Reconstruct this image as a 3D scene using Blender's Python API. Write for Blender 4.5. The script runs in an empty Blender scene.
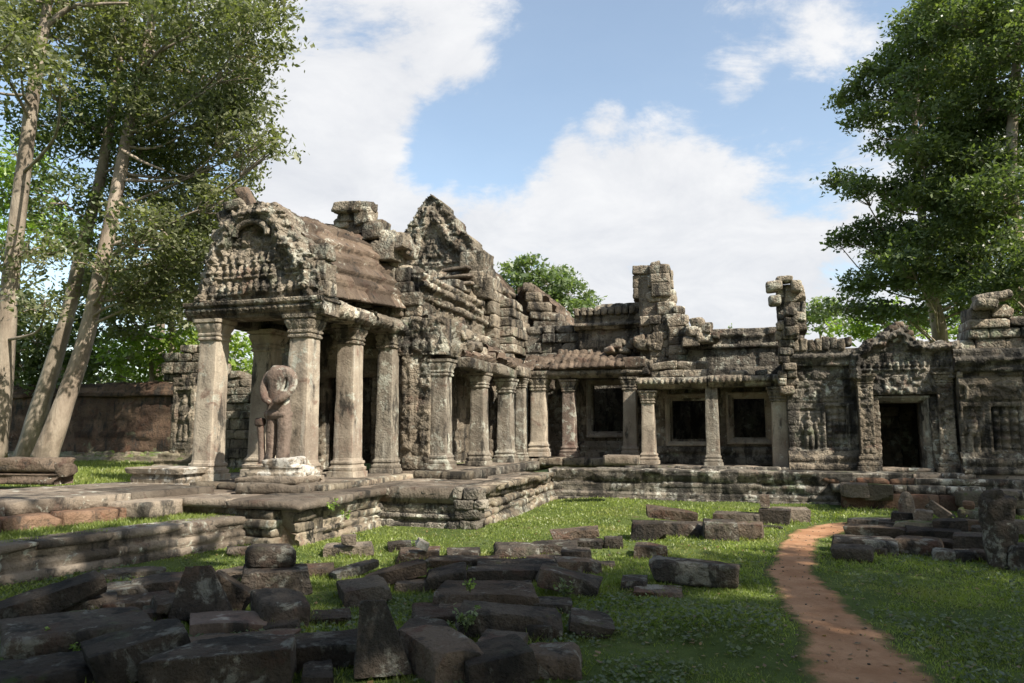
import bpy, math, random
import numpy as np
from mathutils import Vector, Matrix

SC = bpy.context.scene
COL = SC.collection
R = math.radians
PI = math.pi

# ------------------------------------------------------------------ camera
FPX, EYE = 740.0, 1.9
PITCH = math.atan((432.0 - 341.5) / FPX)
YAW = math.atan((745.0 - 512.0) * math.cos(PITCH) / FPX)
FW = np.array([-math.sin(YAW) * math.cos(PITCH), math.cos(YAW) * math.cos(PITCH), math.sin(PITCH)])
RT = np.array([math.cos(YAW), math.sin(YAW), 0.0])
UP = np.cross(RT, FW)
CAM = np.array([0.0, 0.0, EYE])
cd = bpy.data.cameras.new('camera')
cd.sensor_width = 36.0
cd.lens = FPX / 1024.0 * 36.0
cd.clip_start, cd.clip_end = 0.1, 3000.0
cam = bpy.data.objects.new('camera', cd)
COL.objects.link(cam)
cam.matrix_world = Matrix(((RT[0], UP[0], -FW[0], CAM[0]), (RT[1], UP[1], -FW[1], CAM[1]),
                           (RT[2], UP[2], -FW[2], CAM[2]), (0, 0, 0, 1)))
SC.camera = cam

def ray(px, py): return FW + RT * ((px - 512) / FPX) + UP * ((341.5 - py) / FPX)
def onz(px, py, z): r = ray(px, py); return CAM + r * ((z - EYE) / r[2])
def ony(px, py, y): r = ray(px, py); return CAM + r * (y / r[1])
def onx(px, py, x): r = ray(px, py); return CAM + r * (x / r[0])
def at(px, py, d): return CAM + ray(px, py) * d

# ------------------------------------------------------------------ light
SUN_EL = R(42.0)
SUN_H = np.array([0.914, -0.405, 0.0])              # from the right, a little from behind the camera
SUN = np.array([SUN_H[0] * math.cos(SUN_EL), SUN_H[1] * math.cos(SUN_EL), math.sin(SUN_EL)])
sl = bpy.data.lights.new('sun', 'SUN')
sl.energy = 5.0
sl.angle = R(0.53)
sl.color = (1.0, 0.92, 0.80)
so = bpy.data.objects.new('sun', sl)
so.rotation_euler = Vector(SUN).to_track_quat('Z', 'Y').to_euler()
so.location = (20, -20, 40)
COL.objects.link(so)
SC.view_settings.view_transform = 'Standard'
SC.view_settings.look = 'None'
SC.view_settings.exposure = 0.92
SC.view_settings.gamma = 1.0
SC.view_settings.use_curve_mapping = False

def NL(nt, t, **kw):
    n = nt.nodes.new(t)
    for k, v in kw.items():
        setattr(n, k, v)
    return n

def build_world():
    w = bpy.data.worlds.new('World')
    SC.world = w
    w.use_nodes = True
    nt = w.node_tree
    nt.nodes.clear()
    L = nt.links.new
    out = NL(nt, 'ShaderNodeOutputWorld')
    bg = NL(nt, 'ShaderNodeBackground')
    bg.inputs['Strength'].default_value = 0.051
    L(bg.outputs[0], out.inputs[0])
    sky = NL(nt, 'ShaderNodeTexSky', sky_type='NISHITA')
    sky.sun_disc = False
    sky.sun_elevation = SUN_EL
    sky.sun_rotation = math.atan2(SUN_H[0], SUN_H[1])
    sky.air_density = 1.0
    sky.dust_density = 1.0
    sky.ozone_density = 1.0
    tc = NL(nt, 'ShaderNodeTexCoord')
    sep = NL(nt, 'ShaderNodeSeparateXYZ')
    L(tc.outputs['Generated'], sep.inputs[0])
    def M(op, a, b=None, c=None):
        n = NL(nt, 'ShaderNodeMath', operation=op)
        for i, v in enumerate((a, b, c)):
            if v is None: continue
            if hasattr(v, 'name'): L(v, n.inputs[i])
            else: n.inputs[i].default_value = v
        return n.outputs[0]
    zc = M('MAXIMUM', sep.outputs[2], 0.0)
    den = M('ADD', zc, 0.30)
    cx = M('DIVIDE', sep.outputs[0], den)
    cy = M('DIVIDE', sep.outputs[1], den)
    cmb = NL(nt, 'ShaderNodeCombineXYZ')
    L(cx, cmb.inputs[0]); L(cy, cmb.inputs[1]); L(zc, cmb.inputs[2])
    def noise(scale, detail, rough, dist, off):
        mp = NL(nt, 'ShaderNodeMapping')
        mp.inputs['Location'].default_value = off
        L(cmb.outputs[0], mp.inputs[0])
        n = NL(nt, 'ShaderNodeTexNoise')
        n.inputs['Scale'].default_value = scale
        n.inputs['Detail'].default_value = detail
        n.inputs['Roughness'].default_value = rough
        n.inputs['Distortion'].default_value = dist
        L(mp.outputs[0], n.inputs['Vector'])
        return n.outputs[0]
    n1 = noise(1.5, 14, 0.60, 0.25, (3.1, 1.7, 0.4))
    n2 = noise(4.2, 12, 0.64, 0.35, (7.3, 2.2, 1.4))
    # cloud banks and clear patches at fixed compass directions
    blobs = [(700, 270, 0.26, 0.42), (830, 300, 0.22, 0.30), (560, 290, 0.18, 0.30), (600, 170, 0.10, 0.26), (560, 135, 0.05, 0.22), (605, 115, 0.035, 0.2), (680, 195, .10, .14), (330, 70, 0.16, 0.26), (430, 55, 0.13, 0.24), (480, 85, 0.06, 0.16), (300, 150, 0.13, 0.28),
             (360, 240, 0.14, 0.36), (440, 225, 0.10, 0.28), (480, 240, .07, .2), (250, 190, 0.15, 0.25), (250, 330, 0.2, 0.2), (390, 125, .07, .14),
             (455, 150, 0.09, -0.38), (520, 105, 0.09, -0.26), (420, 172, 0.05, -0.2), (580, 50, 0.15, -0.18), (720, 120, 0.15, -0.20), (800, 190, 0.10, -0.20),
             (830, 50, 0.13, 0.05), (760, 40, 0.09, 0.10), (745, 90, .04, .14), (15, 100, 0.14, -0.2), (40, 250, 0.2, -0.14), (470, 285, .04, -.1)]
    acc = None
    for px, py, rad, amt in blobs:
        d = ray(px, py); d = d / np.linalg.norm(d)
        dp = NL(nt, 'ShaderNodeVectorMath', operation='DISTANCE')
        L(tc.outputs['Generated'], dp.inputs[0])
        dp.inputs[1].default_value = tuple(d)
        mr = NL(nt, 'ShaderNodeMapRange', interpolation_type='SMOOTHERSTEP')
        L(dp.outputs['Value'], mr.inputs[0])
        mr.inputs[1].default_value = 0.0; mr.inputs[2].default_value = rad * 1.3
        mr.inputs[3].default_value = amt * .95; mr.inputs[4].default_value = 0.0
        acc = mr.outputs[0] if acc is None else M('ADD', acc, mr.outputs[0])
    t = M('ADD', M('MULTIPLY_ADD', n1, 1.6, M('MULTIPLY', n2, 1.15)), acc)
    cov = NL(nt, 'ShaderNodeMapRange', interpolation_type='SMOOTHSTEP')
    L(t, cov.inputs[0])
    cov.inputs[1].default_value = 1.42; cov.inputs[2].default_value = 1.70
    cov.inputs[3].default_value = 0.10; cov.inputs[4].default_value = 0.97
    # thickness tone
    tone = NL(nt, 'ShaderNodeMapRange')
    L(M('ADD', n2, M('MULTIPLY', n1, .5)), tone.inputs[0])
    tone.inputs[1].default_value = 0.45; tone.inputs[2].default_value = 1.0
    tone.inputs[3].default_value = 0.0; tone.inputs[4].default_value = 1.0
    cc = NL(nt, 'ShaderNodeMix', data_type='RGBA')
    L(tone.outputs[0], cc.inputs[0])
    cc.inputs[6].default_value = (7.4, 7.65, 8.2, 1)
    cc.inputs[7].default_value = (10.3, 10.3, 10.35, 1)
    hs = NL(nt, 'ShaderNodeMix', data_type='RGBA', blend_type='MULTIPLY')
    hs.inputs[0].default_value = 1.0
    L(sky.outputs[0], hs.inputs[6]); hs.inputs[7].default_value = (2.9, 2.75, 2.45, 1)
    mx = NL(nt, 'ShaderNodeMix', data_type='RGBA')
    L(cov.outputs[0], mx.inputs[0])
    L(hs.outputs[2], mx.inputs[6]); L(cc.outputs[2], mx.inputs[7])
    L(mx.outputs[2], bg.inputs['Color'])
build_world()

# ------------------------------------------------------------------ materials
def mix(nt, fac, a, b, blend='MIX'):
    n = NL(nt, 'ShaderNodeMix', data_type='RGBA', blend_type=blend)
    for i, v in ((0, fac), (6, a), (7, b)):
        if hasattr(v, 'links'): nt.links.new(v, n.inputs[i])
        elif i == 0: n.inputs[0].default_value = v
        else: n.inputs[i].default_value = (v[0], v[1], v[2], 1)
    return n.outputs[2]

def ntex(nt, vec, scale, detail=4, rough=0.55, dist=0.0, mapscale=None, off=(0, 0, 0)):
    mp = NL(nt, 'ShaderNodeMapping')
    mp.inputs['Location'].default_value = off
    if mapscale: mp.inputs['Scale'].default_value = mapscale
    nt.links.new(vec, mp.inputs[0])
    n = NL(nt, 'ShaderNodeTexNoise')
    n.inputs['Scale'].default_value = scale
    n.inputs['Detail'].default_value = detail
    n.inputs['Roughness'].default_value = rough
    n.inputs['Distortion'].default_value = dist
    nt.links.new(mp.outputs[0], n.inputs['Vector'])
    return n.outputs[0]

def rng(nt, v, a, b, c=0.0, d=1.0, smooth=True):
    n = NL(nt, 'ShaderNodeMapRange', interpolation_type='SMOOTHSTEP' if smooth else 'LINEAR')
    nt.links.new(v, n.inputs[0])
    for i, x in enumerate((a, b, c, d)): n.inputs[i + 1].default_value = x
    return n.outputs[0]

def math_n(nt, op, a, b):
    n = NL(nt, 'ShaderNodeMath', operation=op)
    for i, v in enumerate((a, b)):
        if hasattr(v, 'links'): nt.links.new(v, n.inputs[i])
        else: n.inputs[i].default_value = v
    return n.outputs[0]

def stone_mat(name, c1, c2, red, red_amt=0.4, lichen=(0.42, 0.43, 0.37), lich_amt=0.4, green=(0.20, 0.24, 0.15),
              green_amt=0.35, black_amt=0.4, moss_amt=0.0, bump=0.5, seed=0.0, tintw=0.62, carve=0.0, mott=.72, depth=.035):
    m = bpy.data.materials.new(name)
    m.use_nodes = True
    nt = m.node_tree
    bs = nt.nodes['Principled BSDF']
    geo = NL(nt, 'ShaderNodeNewGeometry')
    pos = geo.outputs['Position']
    at_ = NL(nt, 'ShaderNodeAttribute', attribute_name='tint')
    tint = at_.outputs['Fac']
    o = (seed, seed * 1.7, seed * .6)
    base = mix(nt, rng(nt, ntex(nt, pos, 1.1, 5, .6, .2, off=o), .34, .66), c1, c2)
    base = mix(nt, rng(nt, ntex(nt, pos, 1.9, 6, .62, .6, off=(9 + seed, 2, 4)), .66 - .3 * red_amt, .80 - .3 * red_amt, 0, .85), base, red)
    # green bloom, broad
    base = mix(nt, rng(nt, ntex(nt, pos, 1.3, 6, .65, .3, off=(1, 8 + seed, 3)), .70 - .3 * green_amt, .84 - .3 * green_amt, 0, .75), base, green)
    # pale crusty lichen
    lf = ntex(nt, pos, 4.5, 10, .68, .5, off=(5, 1, 7 + seed))
    lb = ntex(nt, pos, .8, 3, .5, 0, off=(2, 2, 9 + seed))
    lm = math_n(nt, 'MULTIPLY_ADD', lb, .55)
    nt.links.new(lf, lm.node.inputs[2])
    base = mix(nt, rng(nt, lm, .99 - .32 * lich_amt, 1.08 - .32 * lich_amt, 0, .8), base, lichen)
    # black biofilm in streaks running down the stone
    bf = ntex(nt, pos, 1.6, 8, .66, .25, mapscale=(1.7, 1.7, .55), off=(3 + seed, 6, 1))
    base = mix(nt, rng(nt, bf, .68 - .3 * black_amt, .80 - .3 * black_amt, 0, .9), base, (0.035, 0.033, 0.030))
    if mott < .5:
        st_ = ntex(nt, pos, 5.5, 6, .6, .1, mapscale=(1, 1, .10), off=(seed, 3, 2))
        base = mix(nt, rng(nt, st_, .50, .66, 0, .55), base, mix(nt, .5, base, (.05, .045, .04)))
        base = mix(nt, rng(nt, ntex(nt, pos, 4, 5, .6, mapscale=(1, 1, .14), off=(4, seed, 6)), .56, .70, 0, .5), base, (.42, .40, .35))
    b3 = ntex(nt, pos, 6.5, 8, .7, .4, off=(2, 5 + seed, 8))
    base = mix(nt, rng(nt, b3, .66 - .2 * black_amt, .76 - .2 * black_amt, 0, mott), base, (0.045, 0.042, 0.038))
    if moss_amt > 0:
        sp = NL(nt, 'ShaderNodeSeparateXYZ')
        nt.links.new(geo.outputs['Normal'], sp.inputs[0])
        mm = math_n(nt, 'MULTIPLY', rng(nt, sp.outputs[2], .2, .8), rng(nt, ntex(nt, pos, 2.2, 7, .65, off=(4, 4, seed)), .70 - .3 * moss_amt, .82 - .3 * moss_amt))
        base = mix(nt, mm, base, (0.085, 0.12, 0.03))
    # fine grain, and the tone each block was quarried with
    base = mix(nt, 1.0, base, mix(nt, ntex(nt, pos, 38, 6, .7), (.62, .62, .62), (1.32, 1.32, 1.32)), 'MULTIPLY')
    lo, hi = 1 - tintw, 1 + tintw * .75
    base = mix(nt, 1.0, base, mix(nt, tint, (lo, lo, lo), (hi, hi * .985, hi * .96)), 'MULTIPLY')
    nt.links.new(base, bs.inputs['Base Color'])
    bs.inputs['Roughness'].default_value = .92
    bs.inputs['Specular IOR Level'].default_value = .18
    b1 = ntex(nt, pos, 22, 9, .72, .2)
    b2 = ntex(nt, pos, 5.5, 6, .6)
    h = math_n(nt, 'MULTIPLY_ADD', b2, 2.2)
    nt.links.new(b1, h.node.inputs[2])
    if carve > 0:
        wv = NL(nt, 'ShaderNodeTexNoise'); wv.inputs['Scale'].default_value = 4.5; wv.inputs['Detail'].default_value = 3
        nt.links.new(pos, wv.inputs['Vector'])
        vm = NL(nt, 'ShaderNodeVectorMath', operation='MULTIPLY_ADD')
        nt.links.new(wv.outputs['Color'], vm.inputs[0]); vm.inputs[1].default_value = (.30, .30, .30); nt.links.new(pos, vm.inputs[2])
        vo = NL(nt, 'ShaderNodeTexVoronoi', feature='DISTANCE_TO_EDGE'); vo.inputs['Scale'].default_value = 8.5
        nt.links.new(vm.outputs[0], vo.inputs['Vector'])
        cv = math_n(nt, 'MULTIPLY_ADD', rng(nt, vo.outputs['Distance'], 0, .22), carve)
        nt.links.new(h, cv.node.inputs[2]); h = cv
    bp = NL(nt, 'ShaderNodeBump')
    bp.inputs['Strength'].default_value = bump
    bp.inputs['Distance'].default_value = depth
    nt.links.new(h, bp.inputs['Height'])
    nt.links.new(bp.outputs[0], bs.inputs['Normal'])
    return m

M_WALL = stone_mat('weathered_sandstone', c1=(0.15, 0.125, 0.095), c2=(0.265, 0.23, 0.18), red=(0.15, 0.1, 0.078), red_amt=0.3, lich_amt=0.48, green_amt=0.26, black_amt=0.62, bump=0.8, seed=0.3, carve=0.6, lichen=(0.42, 0.42, 0.36), green=(0.17, 0.2, 0.135))
M_LICH = stone_mat('lichen_sandstone', c1=(0.165, 0.138, 0.105), c2=(0.28, 0.245, 0.195), red=(0.165, 0.11, 0.085), red_amt=0.34, lich_amt=0.56, green_amt=0.42, black_amt=0.6, bump=0.8, seed=2.1, carve=0.6, lichen=(0.42, 0.42, 0.355), green=(0.19, 0.23, 0.16))
M_COL = stone_mat('pillar_sandstone', c1=(0.235, 0.195, 0.155), c2=(0.4, 0.35, 0.28), red=(0.2, 0.135, 0.105), red_amt=0.36, lich_amt=0.42, green_amt=0.12, black_amt=0.46, bump=0.35, seed=4.2, tintw=0.3, mott=0.25)
M_COLD = stone_mat('grey_pillar_sandstone', c1=(0.165, 0.142, 0.115), c2=(0.27, 0.245, 0.2), red=(0.15, 0.105, 0.082), red_amt=0.3, lich_amt=0.5, green_amt=0.26, black_amt=0.6, bump=0.55, seed=4.9, tintw=0.3, carve=0.15, mott=.25)
M_DARK = stone_mat('blackened_sandstone', c1=(.13, .115, .095), c2=(.23, .21, .175), red=(0.12, 0.075, 0.058), red_amt=0.36, lich_amt=0.44, green_amt=0.36, black_amt=0.7, bump=0.8, seed=6.5, carve=0.6)
M_PLAT = stone_mat('platform_sandstone', c1=(0.16, 0.13, 0.097), c2=(0.265, 0.23, 0.175), red=(0.145, 0.095, 0.07), red_amt=0.34, lich_amt=0.46, green_amt=0.26, black_amt=0.62, moss_amt=0.16, bump=0.6, seed=8.8)
M_PLATR = stone_mat('stained_platform_sandstone', c1=(0.14, 0.12, 0.098), c2=(0.23, 0.21, 0.175), red=(0.135, 0.08, 0.062), red_amt=0.26, lichen=(0.5, 0.5, 0.45), lich_amt=0.52, green_amt=0.42, black_amt=0.78, moss_amt=0.38, bump=0.6, seed=3.8)
M_PAVE = stone_mat('paving_sandstone', c1=(0.145, 0.118, 0.092), c2=(0.235, 0.2, 0.16), red=(0.14, 0.095, 0.075), red_amt=0.32, lich_amt=0.38, green_amt=0.14, black_amt=0.52, bump=0.7, seed=1.5)
M_ROOF = stone_mat('roof_stone', c1=(0.105, 0.078, 0.059), c2=(0.16, 0.125, 0.095), red=(0.1, 0.064, 0.049), red_amt=0.4, lich_amt=0.36, green_amt=0.16, black_amt=0.46, bump=0.9, seed=5.1)
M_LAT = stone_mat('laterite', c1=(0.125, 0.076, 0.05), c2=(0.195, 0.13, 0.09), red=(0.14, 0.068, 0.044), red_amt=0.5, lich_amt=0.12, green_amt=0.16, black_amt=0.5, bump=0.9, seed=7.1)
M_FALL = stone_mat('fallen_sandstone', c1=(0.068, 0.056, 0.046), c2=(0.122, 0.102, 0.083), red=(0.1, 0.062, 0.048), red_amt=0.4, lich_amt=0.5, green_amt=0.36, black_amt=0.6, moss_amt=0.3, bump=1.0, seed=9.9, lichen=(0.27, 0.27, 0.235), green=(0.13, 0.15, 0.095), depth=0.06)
M_FALLB = stone_mat('brown_fallen_sandstone', c1=(0.1, 0.074, 0.054), c2=(0.165, 0.128, 0.098), red=(0.12, 0.068, 0.05), red_amt=0.5, lich_amt=0.46, green_amt=0.14, black_amt=0.5, moss_amt=0.2, bump=1.0, seed=10.4, lichen=(0.29, 0.28, 0.24), depth=0.06)
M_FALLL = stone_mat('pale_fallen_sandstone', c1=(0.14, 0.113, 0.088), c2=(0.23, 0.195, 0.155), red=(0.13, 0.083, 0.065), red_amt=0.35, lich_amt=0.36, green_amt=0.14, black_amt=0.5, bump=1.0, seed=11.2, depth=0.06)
M_FALLM = stone_mat('mossy_fallen_sandstone', (.16, .135, .10), (.24, .21, .155), (.20, .12, .085), .25, lich_amt=.40, green_amt=.5, black_amt=.36, moss_amt=.75, bump=1.0, seed=12.9)
M_STAT = stone_mat('statue_sandstone', c1=(0.14, 0.105, 0.085), c2=(0.225, 0.18, 0.15), red=(0.13, 0.082, 0.066), red_amt=0.5, lich_amt=0.42, green_amt=0.05, black_amt=0.55, bump=0.5, seed=14.2, mott=.25)
M_WHITE = stone_mat('white_crusted_sandstone', (.24, .20, .155), (.34, .30, .245), (.22, .145, .11), .25, lichen=(.56, .55, .51), lich_amt=.66, green_amt=.1, black_amt=.46, bump=.7, seed=15.7)

M_LATD = stone_mat('shaded_laterite', (.085, .056, .04), (.14, .095, .066), (.09, .05, .034), .5, lich_amt=.10, green_amt=.3, black_amt=.58, bump=.9, seed=7.7)  # darker laterite; the wall's shade is put into this colour

def leaf_mat(name, dark, light, warm):
    m = bpy.data.materials.new(name)
    m.use_nodes = True
    nt = m.node_tree
    nt.nodes.clear()
    out = NL(nt, 'ShaderNodeOutputMaterial')
    a = NL(nt, 'ShaderNodeAttribute', attribute_name='tint')
    c = mix(nt, a.outputs['Fac'], dark, light)
    geo = NL(nt, 'ShaderNodeNewGeometry')
    c = mix(nt, rng(nt, ntex(nt, geo.outputs['Position'], .55, 3), .5, .7, 0, .6), c, warm)
    pb = NL(nt, 'ShaderNodeBsdfPrincipled')
    pb.inputs['Roughness'].default_value = .42
    pb.inputs['Specular IOR Level'].default_value = .5
    nt.links.new(c, pb.inputs['Base Color'])
    tr = NL(nt, 'ShaderNodeBsdfTranslucent')
    tcol = mix(nt, 1.0, c, (1.5, 1.7, .6), 'MULTIPLY')
    nt.links.new(tcol, tr.inputs['Color'])
    ms = NL(nt, 'ShaderNodeMixShader')
    ms.inputs[0].default_value = .38
    nt.links.new(pb.outputs[0], ms.inputs[1]); nt.links.new(tr.outputs[0], ms.inputs[2])
    nt.links.new(ms.outputs[0], out.inputs[0])
    return m
M_LEAF = leaf_mat('olive_leaves', (.062, .074, .036), (.225, .24, .135), (.20, .20, .10))
M_LEAFD = leaf_mat('deep_green_leaves', (.050, .076, .030), (.165, .205, .090), (.17, .195, .07))
M_LEAFB = leaf_mat('bright_leaves', (.13, .21, .035), (.26, .35, .08), (.25, .31, .06))
M_LEAFP = leaf_mat('pale_leaves', (.10, .145, .065), (.19, .235, .12), (.19, .22, .11))
M_GRASS = leaf_mat('grass_blades', (.095, .130, .030), (.262, .312, .078), (.28, .275, .10))

M_LITTER = leaf_mat('dry_leaves', (.10, .06, .03), (.30, .20, .09), (.22, .17, .06))

def bark_mat(name, c1, c2, c3):
    m = bpy.data.materials.new(name)
    m.use_nodes = True
    nt = m.node_tree
    bs = nt.nodes['Principled BSDF']
    pos = NL(nt, 'ShaderNodeNewGeometry').outputs['Position']
    b = mix(nt, rng(nt, ntex(nt, pos, 2.2, 6, .6, mapscale=(1, 1, .35)), .35, .65), c1, c2)
    b = mix(nt, rng(nt, ntex(nt, pos, 1.5, 7, .65, .4, off=(3, 3, 3)), .52, .66, 0, .85), b, c3)
    b = mix(nt, 1.0, b, mix(nt, ntex(nt, pos, 30, 6, .7, mapscale=(1, 1, .3)), (.6, .6, .6), (1.35, 1.35, 1.35)), 'MULTIPLY')
    nt.links.new(b, bs.inputs['Base Color'])
    bs.inputs['Roughness'].default_value = .9
    bp = NL(nt, 'ShaderNodeBump')
    bp.inputs['Strength'].default_value = .7; bp.inputs['Distance'].default_value = .05
    nt.links.new(ntex(nt, pos, 14, 8, .7, mapscale=(1, 1, .25)), bp.inputs['Height'])
    nt.links.new(bp.outputs[0], bs.inputs['Normal'])
    return m
M_BARK = bark_mat('pale_bark', (.235, .185, .14), (.38, .315, .25), (.13, .105, .08))
M_BARKD = bark_mat('grey_bark', (.20, .16, .12), (.33, .28, .22), (.12, .10, .078))

def ground_mat():
    m = bpy.data.materials.new('lawn_soil')
    m.use_nodes = True
    nt = m.node_tree
    bs = nt.nodes['Principled BSDF']
    pos = NL(nt, 'ShaderNodeNewGeometry').outputs['Position']
    g = mix(nt, rng(nt, ntex(nt, pos, .8, 6, .6), .35, .65), (.068, .098, .026), (.115, .15, .042))
    g = mix(nt, rng(nt, ntex(nt, pos, 7, 8, .7), .45, .65, 0, .5), g, (.05, .075, .02))
    g = mix(nt, rng(nt, ntex(nt, pos, 1.4, 8, .7, .4, off=(7, 1, 2)), .57, .70, 0, .8), g, (.135, .11, .06))
    nt.links.new(g, bs.inputs['Base Color'])
    bs.inputs['Roughness'].default_value = .95
    bs.inputs['Specular IOR Level'].default_value = .1
    bp = NL(nt, 'ShaderNodeBump')
    bp.inputs['Strength'].default_value = .8; bp.inputs['Distance'].default_value = .05
    nt.links.new(ntex(nt, pos, 30, 8, .75), bp.inputs['Height'])
    nt.links.new(bp.outputs[0], bs.inputs['Normal'])
    return m
M_GROUND = ground_mat()

def path_mat():
    m = bpy.data.materials.new('trodden_earth')
    m.use_nodes = True
    nt = m.node_tree
    bs = nt.nodes['Principled BSDF']
    pos = NL(nt, 'ShaderNodeNewGeometry').outputs['Position']
    g = mix(nt, rng(nt, ntex(nt, pos, 1.6, 7, .62), .32, .68), (.275, .145, .078), (.39, .228, .132))
    g = mix(nt, rng(nt, ntex(nt, pos, 9, 8, .7), .56, .70, 0, .55), g, (.24, .13, .075))
    g = mix(nt, rng(nt, ntex(nt, pos, 48, 4, .6), .66, .74, 0, .7), g, (.12, .075, .045))
    at_ = NL(nt, 'ShaderNodeAttribute', attribute_name='tint')
    ed = math_n(nt, 'MULTIPLY_ADD', ntex(nt, pos, 6, 8, .7), .9)
    nt.links.new(at_.outputs['Fac'], ed.node.inputs[2])
    g = mix(nt, rng(nt, ed, 1.00, 1.36), g, (.075, .085, .028))
    nt.links.new(g, bs.inputs['Base Color'])
    bs.inputs['Roughness'].default_value = .95
    bs.inputs['Specular IOR Level'].default_value = .1
    bp = NL(nt, 'ShaderNodeBump')
    bp.inputs['Strength'].default_value = .6; bp.inputs['Distance'].default_value = .03
    nt.links.new(ntex(nt, pos, 18, 9, .7), bp.inputs['Height'])
    nt.links.new(bp.outputs[0], bs.inputs['Normal'])
    return m
M_PATH = path_mat()

# ------------------------------------------------------------------ numeric helpers
def hsh(*a):
    h = np.zeros_like(np.asarray(a[0], float))
    for i, x in enumerate(a):
        h = h + np.asarray(x, float) * (12.9898, 78.233, 37.719, 53.11)[i]
    s = np.sin(h) * 43758.5453
    return s - np.floor(s)

def vnoise(p, seed=0.0):
    i = np.floor(p); f = p - i
    f = f * f * (3 - 2 * f)
    r = 0
    for dx in (0, 1):
        wx = f[..., 0] if dx else 1 - f[..., 0]
        for dy in (0, 1):
            wy = f[..., 1] if dy else 1 - f[..., 1]
            for dz in (0, 1):
                wz = f[..., 2] if dz else 1 - f[..., 2]
                r = r + wx * wy * wz * hsh(i[..., 0] + dx + seed, i[..., 1] + dy, i[..., 2] + dz)
    return r

def fbm(p, o=3, seed=0.0):
    r = 0; a = .5; t = 0
    for k in range(o):
        r = r + a * vnoise(p * 2.03 ** k + 17.3 * k, seed); t += a; a *= .5
    return r / t - .5

def A(*v): return np.array(v, float)
def unit(v): v = np.asarray(v, float); return v / np.linalg.norm(v)
X_, Y_, Z_ = A(1, 0, 0), A(0, 1, 0), A(0, 0, 1)

class MB:
    def __init__(s): s.v = []; s.f = []; s.t = []; s.n = 0
    def add(s, verts, faces, tint=.5):
        verts = np.asarray(verts, float).reshape(-1, 3)
        t = np.broadcast_to(np.asarray(tint, float), (len(verts),))
        s.v.append(verts); s.t.append(t)
        for f in faces:
            f = np.asarray(f, np.int64)
            if f.ndim == 1: f = f[None, :]
            if f.size: s.f.append(f + s.n)
        s.n += len(verts)
    def build(s, name, mat, parent=None, origin=None, smooth=False):
        v = np.concatenate(s.v)
        t = np.concatenate(s.t)
        if parent is not None:
            o = parent
            off = np.zeros(3)
            while o is not None:
                off += np.array(o.location); o = o.parent
            v = v - off
        elif origin is not None:
            v = v - np.asarray(origin)
        me = bpy.data.meshes.new(name)
        me.vertices.add(len(v)); me.vertices.foreach_set('co', v.astype(np.float32).ravel())
        nl = sum(f.size for f in s.f); nf = sum(len(f) for f in s.f)
        me.loops.add(nl); me.polygons.add(nf)
        me.loops.foreach_set('vertex_index', np.concatenate([f.ravel() for f in s.f]).astype(np.int32))
        sz = np.concatenate([np.full(len(f), f.shape[1]) for f in s.f])
        me.polygons.foreach_set('loop_start', np.concatenate([[0], np.cumsum(sz)[:-1]]).astype(np.int32))
        me.update(calc_edges=True)
        at_ = me.attributes.new('tint', 'FLOAT', 'POINT')
        at_.data.foreach_set('value', t.astype(np.float32))
        me.validate()
        if smooth:
            me.shade_smooth()
            if smooth is not True: me.set_sharp_from_angle(angle=R(smooth))
        me.materials.append(mat)
        o = bpy.data.objects.new(name, me)
        COL.objects.link(o)
        if parent is not None: o.parent = parent
        elif origin is not None: o.location = tuple(origin)
        return o

def tag(o, label=None, cat=None, group=None, kind=None):
    if label: o['label'] = label
    if cat: o['category'] = cat
    if group: o['group'] = group
    if kind: o['kind'] = kind
    return o

def thing(name, label, cat, loc=(0, 0, 0), group=None):
    o = bpy.data.objects.new(name, None)
    o.empty_display_size = .3
    COL.objects.link(o)
    o.location = tuple(float(x) for x in loc)
    return tag(o, label, cat, group)

# --- brick pattern: block hash and distance to the joint, metres
def brick(u, s, row_h, blk, seed):
    s2 = s + .16 * row_h * np.sin(s / row_h * 2.9 + seed)
    row = np.floor(s2 / row_h)
    fs = (s2 / row_h - row); es = np.minimum(fs, 1 - fs) * row_h
    u2 = u + blk * .34 * np.sin(u / blk * 2 * PI / 2.7 + row * 2.4 + seed) + hsh(row + seed, row * 0 + 3) * blk * 7
    c = np.floor(u2 / blk)
    fu = u2 / blk - c; eu = np.minimum(fu, 1 - fu) * blk
    return hsh(c, row, seed), np.minimum(es, eu), row, c

def stonework(row_h=.3, blk=.7, off=.035, groove=.03, amp=.02, seed=0.0, gw=.035, fs=3.0):
    def fn(u, s):
        h, e, r, c = brick(u, s, row_h, blk, seed)
        d = (h - .5) * 2 * off - groove * np.clip(1 - e / gw, 0, 1)
        p = np.stack([u * fs + seed, s * fs, np.full_like(u, seed * 3.3)], -1)
        d = d + amp * (1.2 * fbm(p, 3, seed) + 1.1 * fbm(p * 3.3 + 9, 3, seed))
        miss = (hsh(c + 5, r, seed) > .93) * -.05
        return d + miss * np.clip(e / .05, 0, 1), hsh(c + 11, r + 3, seed) * .75 + .12
    return fn

def grid_faces(nu, nv, off=0, wrap_v=False):
    i = np.arange(nu - 1)[:, None]; j = np.arange(nv if wrap_v else nv - 1)[None, :]
    a = i * nv + j; b = i * nv + (j + 1) % nv
    c = (i + 1) * nv + (j + 1) % nv; d = (i + 1) * nv + j
    return np.stack([a, d, c, b], -1).reshape(-1, 4) + off

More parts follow.
